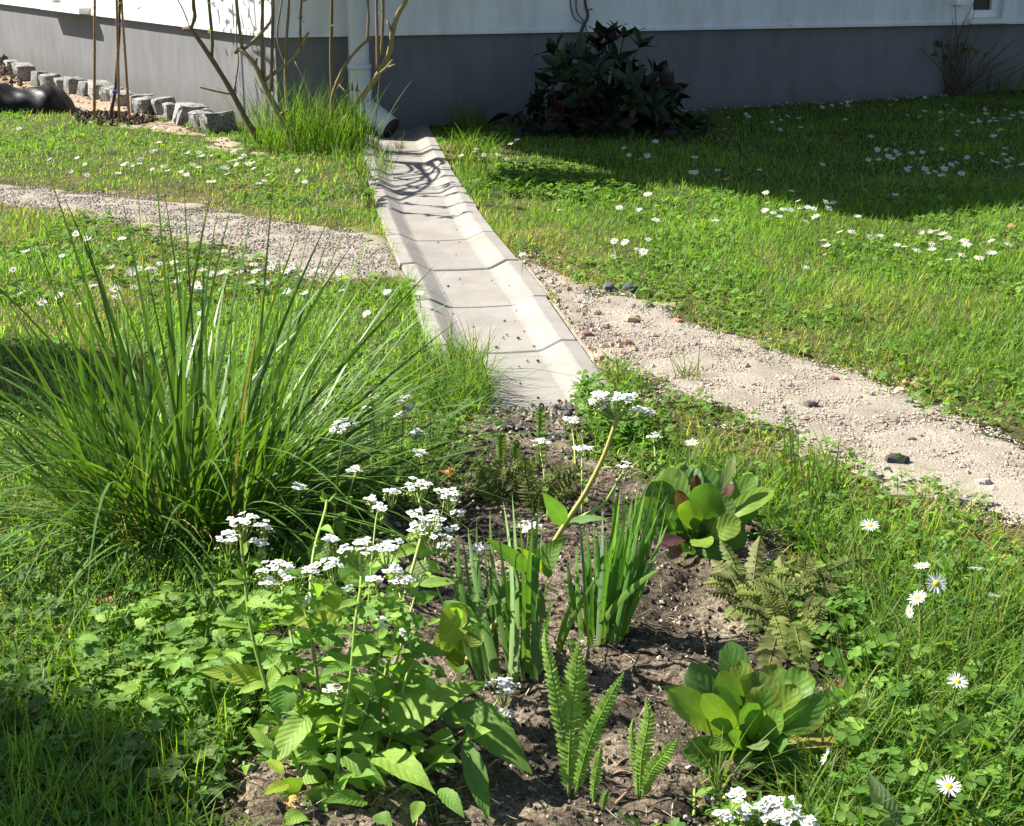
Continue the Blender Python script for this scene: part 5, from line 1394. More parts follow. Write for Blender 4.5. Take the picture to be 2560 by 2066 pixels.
for k, (x, y) in enumerate([(340, 760), (430, 800), (200, 850), (500, 760), (260, 1080), (120, 950), (390, 715), (540, 712), (270, 800), (150, 900), (95, 930), (560, 880), (235, 930), (310, 900), (330, 1000), (60, 1050), (180, 1000), (420, 1000), (470, 1050), (590, 1150), (610, 1240), (380, 1100), (130, 1100), (20, 1000), (500, 900), (-60, 1120), (560, 1350), (300, 1150)]):
    bx = 370 + (x - 300) * .55 + rng.normal(0, 30); by = 1730 + rng.normal(0, 30)
    sword(iris2, Z1(bx, by), ib2[1] + rng.normal(0, .03), Z1(x, y), ib2[1] + .14 + rng.normal(0, .04), 15 + rng.normal(0, 3), np.array(IC[rng.integers(0, 4)]) * random.uniform(.75, 1.05), rng.normal(0, .04), rng.normal(0, .5))

# ------------------------------------------------------------------ bergenia
def bergenia(label, center, Y, leaves, Zf, scale):
    t = thing('bergenia', label, 'bergenia', G(*center))
    B0_ = At(*center, Y)
    xs_ = [l[0] for l in leaves]; ys_ = [l[1] for l in leaves]
    leaves = leaves + [(rng.uniform(min(xs_) + 60, max(xs_) - 60), rng.uniform((min(ys_) + max(ys_)) / 2 - 90, max(ys_) - 60), rng.uniform(105, 150), rng.uniform(-.06, .06), np.array((gA, gB, gA, gC)[rng.integers(0, 4)]) * random.uniform(.7, 1.1), dict(bend=rng.uniform(.2, .9), wave=rng.uniform(.03, .1), up=rng.uniform(.1, .5))) for _ in range(11)]
    for tx, ty, w, dy, c, kw in leaves:
        tp = Zf(tx, ty); T = At(*tp, Y + dy)
        b = (center[0] + (tp[0] - center[0]) * .12 + rng.normal(0, 6), center[1] + (tp[1] - center[1]) * .05)
        leaf_px(t, b, Y + dy * .3, tp, Y + dy, w * 1.15 / scale, 'spoon', c, kw.get('up', .25), M_BERG, bend=kw.get('bend', .25) + random.uniform(-.15, .25), fold=kw.get('fold', .08), wave=kw.get('wave', .05), serr=.02, nu=14, nv=6, edge=kw.get('edge'))
    return t
gA, gB, gC = (.085, .18, .034), (.125, .235, .036), (.185, .285, .042); rd = (.08, .035, .03); orr = (.32, .19, .06); pal = (.16, .22, .08)
e_or = (.24, .19, .035); e_y = (.22, .27, .05)
bergenia('bergenia with yellow green leaves tinged orange at the front right of the bed', (1888, 1880), 1.67,
         [(1345, 232, 150, .10, gA, dict(up=.05)), (1135, 362, 170, .06, (.085, .18, .045), dict(up=.1)), (1400, 333, 130, .08, gC, dict(edge=e_or)), (1040, 505, 150, -.02, gC, dict(bend=.5)), (1205, 522, 115, -.03, gC, {}),
          (1300, 395, 130, .02, gB, dict(edge=e_y)), (1490, 390, 190, .05, gA, dict(wave=.07, edge=e_or)), (1600, 355, 170, .09, gB, dict(edge=e_or, wave=.06)), (1750, 385, 170, .08, gB, dict(wave=.05)), (1540, 480, 170, .0, gB, dict(edge=e_or, up=.4)),
          (1700, 470, 140, .01, gC, dict(edge=e_y)), (1840, 565, 150, .02, gA, dict(edge=e_or)), (1745, 600, 110, -.02, gC, {}), (1275, 480, 110, .0, gA, {}), (1240, 425, 100, .06, rd, dict(wave=.1)), (1015, 480, 80, .0, gA, {}),
          (1350, 730, 80, -.06, gB, dict(bend=.8)), (1510, 800, 110, -.08, pal, dict(bend=.9, up=.5)), (1600, 850, 130, -.06, gA, dict(bend=.7)), (1150, 840, 90, -.05, orr, dict(bend=.6)), (1935, 760, 100, -.03, (.25, .22, .05), dict(bend=.7, up=.6, edge=e_or)),
          (1250, 780, 90, -.06, gC, dict(bend=.7)), (1700, 860, 120, -.05, gA, dict(bend=.8)), (1440, 560, 130, -.04, gA, {}), (1620, 620, 120, -.05, gB, {}), (1650, 780, 100, -.07, gA, {}), (1500, 980, 90, -.06, (.16, .06, .05), dict(bend=.7)), (1400, 900, 110, -.07, (.10, .13, .05), dict(bend=.8))], Z7, 2.151)
bergenia('round leaved bergenia with curled brown dead leaves behind the iris clump', (1745, 1355), 2.36,
         [(1235, 600, 150, .10, gB, dict(edge=e_y)), (1345, 588, 140, .10, (.10, .19, .05), {}), (1440, 575, 150, .10, gA, {}), (1540, 610, 120, .10, gB, {}), (1590, 540, 60, .06, (.19, .24, .07), dict(up=.1)), (1785, 715, 110, .04, gC, dict(up=.6, bend=.6)), (1700, 640, 110, .09, gB, {}),
          (1450, 672, 160, -.02, gA, dict(up=.05)), (1345, 765, 120, -.05, gB, dict(wave=.06, edge=e_y)), (1570, 755, 130, -.02, (.12, .20, .05), {}), (1612, 880, 120, -.06, gC, dict(bend=.8, edge=e_y)), (1435, 1010, 110, -.10, gC, dict(bend=.6, up=.5)), (1150, 680, 150, .04, gA, {}),
          (1060, 800, 170, .0, gC, {}), (1200, 740, 150, .02, gA, {}), (1250, 1095, 80, -.10, (.16, .10, .08), dict(bend=.6, edge=(.30, .36, .10))), (1180, 1000, 80, -.08, (.14, .06, .07), dict(bend=.6)), (1390, 640, 60, .0, (.10, .045, .035), dict(wave=.14)), (1590, 670, 55, .02, (.12, .06, .04), dict(wave=.12)),
          (1290, 720, 70, -.02, (.09, .05, .04), dict(wave=.12)), (1520, 1080, 110, -.08, gA, dict(bend=.7)), (1330, 1040, 90, -.08, gB, dict(bend=.6)), (1650, 960, 110, -.05, gA, dict(bend=.6)), (1700, 800, 110, .03, gA, {})], Z1, 2.17)

# ------------------------------------------------------------------ ferns
def frond(parent, pts, Y0, Y1, wpx, npairs=16, col=(.13, .21, .04), up=.15, tipcurl=0., taper=(.25, 1., .75), lobed=False, droop=.3):
    n0 = len(pts); P = smooth_path([At(u, v, Y0 + (Y1 - Y0) * i / (n0 - 1)) for i, (u, v) in enumerate(pts)], 8)
    s = np.concatenate([[0], np.cumsum(np.linalg.norm(np.diff(P, axis=0), axis=1))]); L = s[-1]; s /= L
    mid = P[len(P) // 2]; w = wpx / F0 * depth(mid)
    npairs = int(npairs * (1.45 if not lobed else 1.0))
    mb = MB(); tube(mb, P, .0020, .0007, 5, col=np.asarray(col) * .9, sub=1)
    T = np.gradient(P, axis=0); T /= np.linalg.norm(T, axis=1)[:, None]
    nn = nrm(tocam(mid) * (1 - up) + np.array([0, 0, up]))
    for k in range(npairs):
        u = .06 + .93 * (k + .5) / npairs
        p = np.array([np.interp(u, s, P[:, j]) for j in range(3)]); t = nrm(np.array([np.interp(u, s, T[:, j]) for j in range(3)]))
        ln = w / 2 * np.interp(u, [0, .15, .45, .75, 1], [.35, taper[0] + .35, taper[1], taper[2], .06])
        b = nrm(np.cross(t, nn))
        for sgn in (-1, 1):
            d = nrm(b * sgn + t * (.30 + .25 * u) + rng.normal(0, .07, 3))
            pw = L / npairs * (1.0 if not lobed else .72)
            leaf(mb, p, d, nn + rng.normal(0, .12, 3), ln * random.uniform(.9, 1.08), pw, 'blade' if not lobed else 'ovate', droop, .12, .05, .16 if not lobed else 0, 6 if not lobed else 4, 2, np.asarray(col) * random.uniform(.85, 1.15))
    return mb.build('frond', M_FERN, parent)
fc = (.25, .39, .075)
f1 = thing('fern', 'bright green fern with tall upright fronds at the bed front', 'fern', G(1425, 1990))
frond(f1, [Z7(475, 1060), Z7(480, 800), Z7(500, 520), Z7(535, 215)], 1.56, 1.64, 185 / 2.151 * 1.1, 24, fc)
frond(f1, [Z7(490, 1060), Z7(440, 700), Z7(385, 400), Z7(350, 230), Z7(352, 148)], 1.57, 1.68, 110 / 2.151, 22, (.24, .37, .075))
frond(f1, [Z7(515, 1040), Z7(590, 760), Z7(690, 540), Z7(775, 390)], 1.55, 1.58, 130 / 2.151, 20, (.21, .36, .06), tipcurl=1)
frond(f1, [Z7(500, 1050), Z7(560, 800), Z7(560, 560), Z7(500, 240), Z7(470, 250)], 1.6, 1.7, 110 / 2.151, 18, (.10, .17, .03))
frond(f1, [Z7(610, 1090), Z7(615, 1000), Z7(640, 850), Z7(650, 780)], 1.53, 1.55, 80 / 2.151, 12, fc)
frond(f1, [Z7(660, 1130), Z7(670, 1060), Z7(690, 1020)], 1.50, 1.51, 60 / 2.151, 8, (.16, .25, .05))
f2 = thing('fern', 'smaller bright green fern right of the tall fern', 'fern', G(1605, 1995))
frond(f2, [Z7(860, 1060), Z7(870, 850), Z7(905, 650), Z7(893, 525)], 1.55, 1.60, 130 / 2.151, 17, fc)
frond(f2, [Z7(850, 1060), Z7(840, 880), Z7(815, 720), Z7(822, 640)], 1.55, 1.60, 70 / 2.151, 14, (.24, .37, .075))
frond(f2, [Z7(875, 1060), Z7(920, 930), Z7(1000, 830), Z7(1062, 745)], 1.54, 1.52, 105 / 2.151, 15, fc)
po = [(.19, .235, .06), (.24, .28, .075), (.14, .185, .05), (.21, .22, .08)]
f3 = thing('polypody_fern', 'olive green polypody fern spreading between the two bergenias', 'fern', G(1900, 1500))
for b, t, w, up in (((1850, 1480), (1778, 1400), 70, .5), ((1860, 1480), (1800, 1350), 60, .4), ((1880, 1480), (1900, 1340), 70, .4), ((1900, 1490), (1990, 1400), 70, .5), ((1950, 1490), (2080, 1410), 60, .5), ((2050, 1440), (2190, 1398), 70, .4), ((1870, 1500), (1890, 1590), 80, .6),
                    ((1950, 1570), (1915, 1700), 95, .35), ((1985, 1560), (2010, 1690), 85, .35), ((1900, 1500), (1840, 1470), 70, .6), ((1960, 1480), (1950, 1390), 60, .4), ((1980, 1500), (2110, 1470), 60, .6), ((2000, 1520), (2060, 1590), 70, .6), ((1920, 1520), (1960, 1620), 80, .6), ((1860, 1520), (1810, 1560), 60, .7)):
    Yb = 2.08; frond(f3, [b, ((b[0] + t[0]) / 2, (b[1] + t[1]) / 2 - 14), t], Yb + (1500 - b[1]) * .0012, Yb + (1500 - t[1]) * .0012 - .02, w, 10, po[rng.integers(0, 4)], up, lobed=True, taper=(.5, 1, .7), droop=.5)
f4 = thing('polypody_fern', 'dull dark fern with young curled tips just below the channel end', 'fern', G(1320, 1260))
for t, w in (((1170, 1165), 70), ((1225, 1130), 70), ((1285, 1145), 70), ((1400, 1165), 65), ((1450, 1230), 65), ((1200, 1235), 70), ((1480, 1180), 60), ((1330, 1140), 60), ((1250, 1200), 80), ((1410, 1240), 80), ((1150, 1220), 60), ((1360, 1210), 80), ((1300, 1230), 90), ((1460, 1160), 60), ((1240, 1260), 70), ((1380, 1280), 80)):
    b = (1320 + (t[0] - 1320) * .25, 1275); Yb = 2.56
    frond(f4, [b, ((b[0] + t[0]) / 2, (b[1] + t[1]) / 2 - 18), t], Yb, Yb + (1230 - t[1]) * .0012, w, 10, np.array(po[rng.integers(0, 4)]) * .85, .5, lobed=True, taper=(.5, 1, .7), droop=.5)
for k in range(22):
    b = (rng.normal(1320, 50), rng.uniform(1225, 1285)); a = rng.uniform(-1.3, 1.3); L_ = rng.uniform(70, 150)
    t = (b[0] + L_ * math.sin(a), b[1] - L_ * math.cos(a) * .9); Yb = 2.60 - (b[1] - 1225) * .002
    frond(f4, [b, ((b[0] + t[0]) / 2 - 8, (b[1] + t[1]) / 2 - 16), t], Yb, Yb + rng.uniform(-.05, .08), rng.uniform(50, 80), 11, np.array(po[rng.integers(0, 4)]) * random.uniform(.45, .85), rng.uniform(.1, .5), lobed=True, taper=(.5, 1, .7), droop=.5)
for k in range(34):
    b = (rng.uniform(1830, 2050), rng.uniform(1440, 1560)); a = rng.uniform(-1.5, 1.5); L_ = rng.uniform(70, 120)
    t = (b[0] + L_ * math.sin(a), b[1] - L_ * math.cos(a) * .7); Yb = 2.10 + (1500 - b[1]) * .0016
    frond(f3, [b, ((b[0] + t[0]) / 2, (b[1] + t[1]) / 2 - 12), t], Yb, Yb + rng.uniform(-.06, .06), rng.uniform(42, 66), 10, np.array(po[rng.integers(0, 4)]) * random.uniform(.6, 1.2), rng.uniform(.2, .7), lobed=True, taper=(.5, 1, .7), droop=.5)
for x, y0, y1 in ((1350, 1180, 1008), (1252, 1190, 1075), (1288, 1180, 1100)):
    mb = MB(); Y = 2.75
    pts = [At(x + 2, y0, Y), At(x - 2, (y0 + y1) / 2, Y), At(x, y1 + 10, Y)]
    pts += [At(x + 9 * math.sin(a) - 0, y1 + 8 - 9 * math.cos(a) + 2, Y) for a in (0, .9, 1.8, 2.7, 3.6)]
    tube(mb, pts, .003, .0018, 6, col=(.20, .26, .07))
    for k in range(14):
        q = pts[0] * (1 - k / 14) + pts[2] * k / 14
        for sg in (-1, 1): leaf(mb, q, (sg, 0, .4), (0, -1, .3), .014, .008, 'ovate', .8, nu=3, nv=2, col=(.19, .26, .06))
    mb.build('fiddlehead', M_FERN, f4)

# ------------------------------------------------------------------ ground cover lower left
def serrated(name, pts, n, seed, size, cols, hmax, label=None):
    x, y = patch_px(pts, n, seed); mb = MB()
    for a, b in zip(x, y):
        o = np.array([a, b, float(gz(a, b)) + random.uniform(.012, hmax)]); az = random.uniform(0, 6.28)
        tl = rng.normal(0, .3, 2); col = np.array(cols[rng.integers(0, len(cols))]) * random.uniform(.75, 1.2); s_ = size * random.uniform(.6, 1.25)
        nrm_ = np.array([tl[0], tl[1] - .15, 1.])
        for k in (-1, 0, 1):
            aa = az + k * 1.0; leaf(mb, o, (math.cos(aa), math.sin(aa), .15), nrm_, s_ * (1 if k == 0 else .8), s_ * .48, 'ovate', .35, .15, .03, .2, 8, 2, col)
    return mb.build(name, M_LEAF, kind='stuff')
serrated('ground_cover', [(330, 1540), (470, 1520), (600, 1560), (660, 1700), (620, 1800), (450, 1860), (250, 1830), (180, 1700)], 190, 131, .034, LG, .075)
serrated('ground_cover', [(0, 1420), (200, 1420), (300, 1600), (250, 1850), (-80, 1850)], 130, 132, .024, [(.12, .21, .045), (.09, .17, .035)], .05)
serrated('ground_cover', [(300, 1880), (520, 1880), (560, 1990), (400, 2040), (280, 1980)], 60, 133, .03, [(.13, .2, .05), (.1, .17, .04)], .05)
serrated('ground_cover', [(2230, 1400), (2420, 1400), (2560, 1560), (2400, 1640), (2250, 1550)], 60, 134, .022, LG, .04)
serrated('weeds', [(1010, 1110), (1180, 1060), (1260, 1120), (1230, 1260), (1080, 1330), (980, 1300)], 75, 136, .022, [(.09, .17, .035), (.07, .13, .03), (.13, .22, .05)], .09)
long_blades('long_grass', [(900, 1120), (1100, 1060), (1230, 1060), (1180, 1200), (1000, 1320)], 170, 108, .20, .0042, .7, .9, only_turf=False)
serrated('weeds', [(60, 270), (420, 330), (560, 370), (480, 450), (100, 400), (0, 330)], 320, 135, .026, [(.09, .16, .03), (.12, .19, .04)], .03)
# plantain-like leaf bottom right
pl = thing('broad_leaf_weed', 'pale broad weed leaves standing in grass at the bottom right edge', 'weed', G(2200, 2060))
for b, t, w in (((2240, 2075), (2172, 1935), 62), ((2250, 2080), (2140, 2015), 40), ((2260, 2080), (2300, 2030), 40)): leaf_px(pl, b, 1.47, t, 1.50, w, 'ovate', (.20, .26, .12), .3, bend=.3, fold=.12, wave=.03)
pl = thing('broad_leaf_weed', 'light green hairy weed rosette in the grass at lower left', 'weed', G(350, 1960))
for t, w in (((290, 1880), 30), ((330, 1870), 30), ((375, 1865), 34), ((280, 1930), 34), ((400, 1900), 30), ((310, 1910), 34)): leaf_px(pl, (345, 1945), 1.62, t, 1.66, w, 'ovate', (.17, .23, .11), .4, bend=.4, fold=.12, wave=.03)
pl = thing('broad_leaf_weed', 'light green weed rosette in the lawn beside the right daisies', 'weed', G(2385, 1430))
for t, w in (((2330, 1395), 20), ((2360, 1385), 22), ((2410, 1400), 24), ((2400, 1380), 20)): leaf_px(pl, (2370, 1425), 2.2, t, 2.24, w, 'ovate', (.13, .21, .05), .5, bend=.4, fold=.12, wave=.03)

# ------------------------------------------------------------------ dry leaves and twigs
DL = [((250, 1440), 70, (.45, .17, .06), 'orange brown dry leaf under the tussock'), ((268, 1520), 80, (.38, .13, .05), 'largest rust brown dry leaf lying below the tussock'), ((330, 1480), 50, (.35, .13, .05), 'small rust dry leaf right of the larger one below the tussock'), ((255, 1590), 46, (.5, .25, .12), 'pale orange dry leaf among ground cover'),
      ((1122, 1185), 60, (.42, .17, .06), 'orange dry leaf in the soil right of the tussock'), ((2283, 960), 60, (.45, .31, .19), 'curled tan dry leaf at the lawn edge of the gravel'), ((1810, 1455), 50, (.62, .42, .26), 'pale tan leaf on soil beside the polypody fern'), ((1862, 1525), 44, (.36, .18, .10), 'brown curled leaf below the polypody fern'),
      ((2118, 1545), 50, (.42, .23, .12), 'brown dry leaf in clover at the right bed edge'), ((2085, 1715), 64, (.38, .20, .13), 'reddish brown dry leaf on soil right of the front bergenia'), ((2150, 1740), 60, (.45, .28, .19), 'pinkish dry leaf in the grass right of the front bergenia'), ((2525, 570), 40, (.30, .14, .07), 'brown dry leaf on the sunny lawn by the shadow edge'),
      ((735, 2010), 54, (.58, .33, .09), 'yellow withered leaf at the foot of the white flower plant'), ((2067, 640), 22, (.45, .28, .15), 'small tan leaf on the bright lawn'), ((1755, 2000), 40, (.26, .13, .08), 'dark brown leaf scrap on soil before the bergenia'), ((765, 1990), 40, (.38, .17, .12), 'brown withered leaf behind the yellow one')]
for (u, v), w, c, lab in DL:
    p = G(u, v, .012); s_ = w / F0 * depth(p); a = random.uniform(0, 6.28)
    mb = MB(); leaf(mb, p - np.array([math.cos(a), math.sin(a), 0]) * s_ * .5, (math.cos(a), math.sin(a), .25), (0, -.35, 1), s_, s_ * .6, 'ovate', .9, .25, .12, .06, 8, 4, c)
    o = mb.build('dry_leaf', M_DRY); props(o, lab, 'dry leaf', 'dry leaves on the ground')
TWG = [((1757, 1570), (1765, 1642), .0022, (.34, .24, .16), 'short straw twig standing on soil right of the iris shadow'), ((1540, 2010), (1625, 1945), .0024, (.26, .16, .10), 'brown twig leaning between the two bright ferns'), ((1530, 1930), (1580, 1895), .0018, (.22, .14, .1), 'thin twig on soil left of the small fern'), ((1775, 1618), (1800, 1590), .0016, (.28, .18, .12), 'tiny twig right of the straw twig'),
       ((1218, 1925), (1260, 1900), .0018, (.36, .22, .13), 'reddish twig on soil beside the white flower plant'), ((2125, 1655), (2108, 1720), .0026, (.16, .07, .05), 'dark red twig in the bed beside the clover'), ((1520, 1942), (1585, 1935), .0016, (.3, .2, .14), 'pale straw behind the small bright fern')]
for a, b, r_, c, lab in TWG:
    A = G(*a, .006); B = G(*b, .012)
    mb = MB(); tube(mb, [A, (A + B) / 2 + np.array([0, 0, .006]), B], r_, r_ * .7, 6, col=c, bumps=.2); o = mb.build('twig', M_TWIG); props(o, lab, 'twig', 'twigs lying in the bed')
x, y = sample_poly(BED, 900, 141); n = len(x)
mb = MB(); blades(mb, np.stack([x, y, gz(x, y) + .012], -1), rng.random(n) * 6.283, np.full(n, 1.4), .015 + .035 * rng.random(n), np.full(n, .0018), rng.normal(0, .3, n), 3, np.array([(.30, .22, .14), (.16, .11, .075), (.4, .33, .22)])[rng.integers(0, 3, n)]); mb.build('bed_litter', M_TWIG, kind='stuff')
x, y = sample_poly(BED, 260, 142); n = len(x)
rosettes('seedlings', x, y, .003 + .004 * rng.random(n), clover_cols(n), 2, .8, .012)
# slate chips at the end of the channel
x, y = patch_px([(1190, 1030), (1430, 1015), (1470, 1090), (1400, 1110), (1200, 1070)], 320, 143); n = len(x)
grains('slate_chips', M_GRAVEL, x, y, gz(x, y) + .008, .004 + .010 * rng.random(n) ** 2, pick([(.06, .06, .065), (.10, .10, .10), (.16, .15, .14), (.25, .22, .19)], n), .6)

# ------------------------------------------------------------------ daisies
def daisy_geo(npet, seed, cup=.1, L=1.0):
    r = np.random.default_rng(seed); V = []; T = []; C = []
    for i in range(npet):
        a = i / npet * 6.283 + r.normal(0, .06); ca, sa = math.cos(a), math.sin(a); l = L * r.uniform(.88, 1.05); c = cup + r.normal(0, .08); w = 2.6 / npet
        pts = [(.22, -.04, 0), (.22, .04, 0), (.62 * l, -w * .5, c * .4), (.62 * l, w * .5, c * .4), (.95 * l, -w * .38, c), (.95 * l, w * .38, c), (1.0 * l, 0, c)]
        o = len(V); V += [(x * ca - y * sa, x * sa + y * ca, z) for x, y, z in pts]; T += [(o, o + 2, o + 3), (o, o + 3, o + 1), (o + 2, o + 4, o + 5), (o + 2, o + 5, o + 3), (o + 4, o + 6, o + 5)]
    return np.array(V), T
def disc_geo(r=.30, h=.16):
    V = [(0, 0, h)]; T = []
    for j, (rr, hh) in enumerate(((.6, .8), (1, .15))):
        V += [(r * rr * math.cos(k * .7854), r * rr * math.sin(k * .7854), h * hh) for k in range(8)]
    T = [(0, 1 + k, 1 + (k + 1) % 8) for k in range(8)]
    for k in range(8): a, b = 1 + k, 1 + (k + 1) % 8; T += [(a, a + 8, b + 8), (a, b + 8, b)]
    return np.array(V), T
WHT = (.80, .80, .80)
SMALL = []
for k in range(10):
    cup = (.05, .10, .25, .0, .5, .15, -.15, .1, .9, .2)[k]
    mb = MB(); r = np.random.default_rng(500 + k)
    tl = np.array((r.normal(-.15, .30), r.normal(-.15, .30), 1.)); 
    up = nrm(tl); ref = nrm(np.cross(up, (.2, .9, .1))); b = np.cross(up, ref); R = np.stack([ref, b, up], 1)
    V, T = daisy_geo(13, 600 + k, cup); c = np.tile(np.array(WHT), (len(V), 1)); 
    if k in (4, 8): c[:, 1:] *= (.86, .9)
    head = np.array([r.normal(0, .004), r.normal(0, .004), 0])
    mb.add((V * .0118) @ R.T + head, tris=T, col=c, m=0)
    V, T = disc_geo(); mb.add((V * .0118) @ R.T + head, tris=T, col=(.60, .38, .02), m=1)
    tube(mb, [(0, 0, -.06), (.002, .001, -.03), head - up * .0005], .0009, .0009, 4, col=(.10, .17, .04), sub=2, m=2, cap=False)
    SMALL.append(mb.mesh('daisy', [M_PETAL, M_YELLOW, M_STEM]))
def z1(l): return [(x / 1.955, y / 1.955) for x, y in l]
def z3(l): return [(1600 + x / 2.2406, y / 2.2406) for x, y in l]
def z4(l): return [(850 + x / 2.226, 300 + y / 2.226) for x, y in l]
def z5(l): return [(x / 1.7925, 400 + y / 1.7925) for x, y in l]
D = {}
D['white daisy in the patchy sunlit grass between gravel path and stone edging'] = z1([(585,785),(600,805),(635,815),(625,797),(670,803),(690,778),(735,740),(765,700),(775,695),(760,735),(745,828),(800,815),(808,838),(885,840),(910,855),(555,850),(585,850),(420,855),(420,803),(245,780),(335,845),(940,805),(970,815),(915,750),(968,745),(990,765),(1020,765),(1030,720),(1080,820),(1105,828),(1110,855),(1120,790),(1145,785),(1160,805),(1140,745),(1150,735),(1175,730),(1195,760),(1175,770),(1215,800),(1240,798),(1240,825),(1020,885),(1040,890),(1300,860),(1295,885),(1245,900),(1460,835),(1490,890),(880,700),(820,635),(760,625),(440,600),(95,628),(375,772)])
D['white daisy growing in front of the black plastic bag'] = z1([(60, 485), (185, 490), (160, 510)])
D['white daisy in the lush lawn behind and left of the tall grass tuft'] = z5([(125,412),(330,340),(345,330),(375,345),(400,360),(555,355),(540,352),(275,430),(65,490),(100,597),(185,635),(340,650),(272,610),(395,570),(515,575),(605,570),(500,483),(585,517),(630,485),(660,490),(690,490),(720,465),(775,455),(815,500),(795,545),(885,555),(890,572),(905,690),(905,495),(950,510),(960,510),(980,510),(1000,405),(1010,495),(1080,505),(1130,465),(1140,500),(1130,550),(1150,500),(1190,550),(1200,455),(1215,480),(1225,460),(1250,450),(1280,500),(1300,470),(1310,490),(1420,495),(1290,590),(1295,600),(1440,500),(1530,510),(1520,590),(1735,592),(1740,515),(1880,600),(1645,690),(525,615),(1370,600)])
D['white daisy in sun on the bright lawn next to the edge of house shadow'] = z3([(715,1140),(740,1190),(700,1180),(795,1170),(780,1215),(835,1175),(895,1170),(890,1130),(940,1160),(975,1170),(985,1215),(915,1240),(1215,1215),(1125,1305),(1190,1300),(1290,1325),(1340,1322),(1005,1350),(1050,1380),(395,1240),(40,1090),(30,1410),(40,1340),(80,1230),(940,1500),(1440,1375),(1480,1385),(1560,1405),(1555,1310),(1600,1305),(1655,1297),(1635,1400),(1625,1365),(1685,1345),(1700,1315),(1725,1330),(1810,1345),(1825,1365),(1715,1460),(1810,1430),(1890,1440),(1970,1350),(1965,1420),(2070,1370)])
D['white daisy in the dark shaded lawn below the grey plinth'] = z3([(845,1067),(1060,1165),(1080,1130),(1045,1130),(275,700),(90,793),(32,885),(303,878),(295,965),(320,967),(430,950),(490,1003),(475,723),(498,661),(600,640),(612,655),(595,655),(585,685),(685,690),(740,620),(740,685),(780,655),(787,675),(818,652),(790,725),(885,660),(900,716),(968,707),(1025,600),(1065,597),(1130,583),(1155,580),(1165,592),(1185,568),(1150,673),(1028,922),(1298,765),(1398,588),(1410,558),(1440,562),(1597,547),(1590,620),(1505,647),(1567,655),(1685,630),(1690,672),(1720,592),(1728,633),(1765,618),(1810,645),(1925,622),(1940,637),(2042,615),(2035,660),(2080,643),(2130,632),(2070,667),(1980,665),(1990,675),(1965,680),(1890,688),(1862,690),(1845,690),(2018,730),(1780,731),(1765,757),(1980,763),(2040,828),(2035,867),(1920,860),(1840,882),(1780,912),(1740,922),(1690,940),(1715,945),(1695,925),(1705,980),(1680,980),(1800,972),(1605,945),(1620,970),(1645,962),(1505,940),(1500,950),(1550,890),(1578,890),(1588,852),(1525,858),(1480,800),(1440,848),(1450,868),(1415,892),(1390,875),(1382,840),(1320,852),(1330,835),(1285,895),(1340,898),(1685,835),(1965,902),(1995,908),(2060,898),(2085,888),(2140,660),(2140,925),(2070,940),(1425,1087),(703,1080),(665,948)]) + z4([(815,98),(908,135),(948,135),(965,112),(760,112),(1758,120),(1615,195),(1670,220),(1705,212),(1580,158)])
D['white daisy in sunlit grass beside the right rim of the channel'] = z4([(680,202),(740,165),(750,180),(808,195),(883,195),(935,218),(985,240),(1712,417),(1558,487),(1665,500),(1750,553),(1222,503),(1535,675),(1595,682),(1660,720),(1700,740),(1505,757),(1012,743)])
D['white daisy in the turf at the left rim of the channel'] = z4([(265, 958), (150, 1075)])
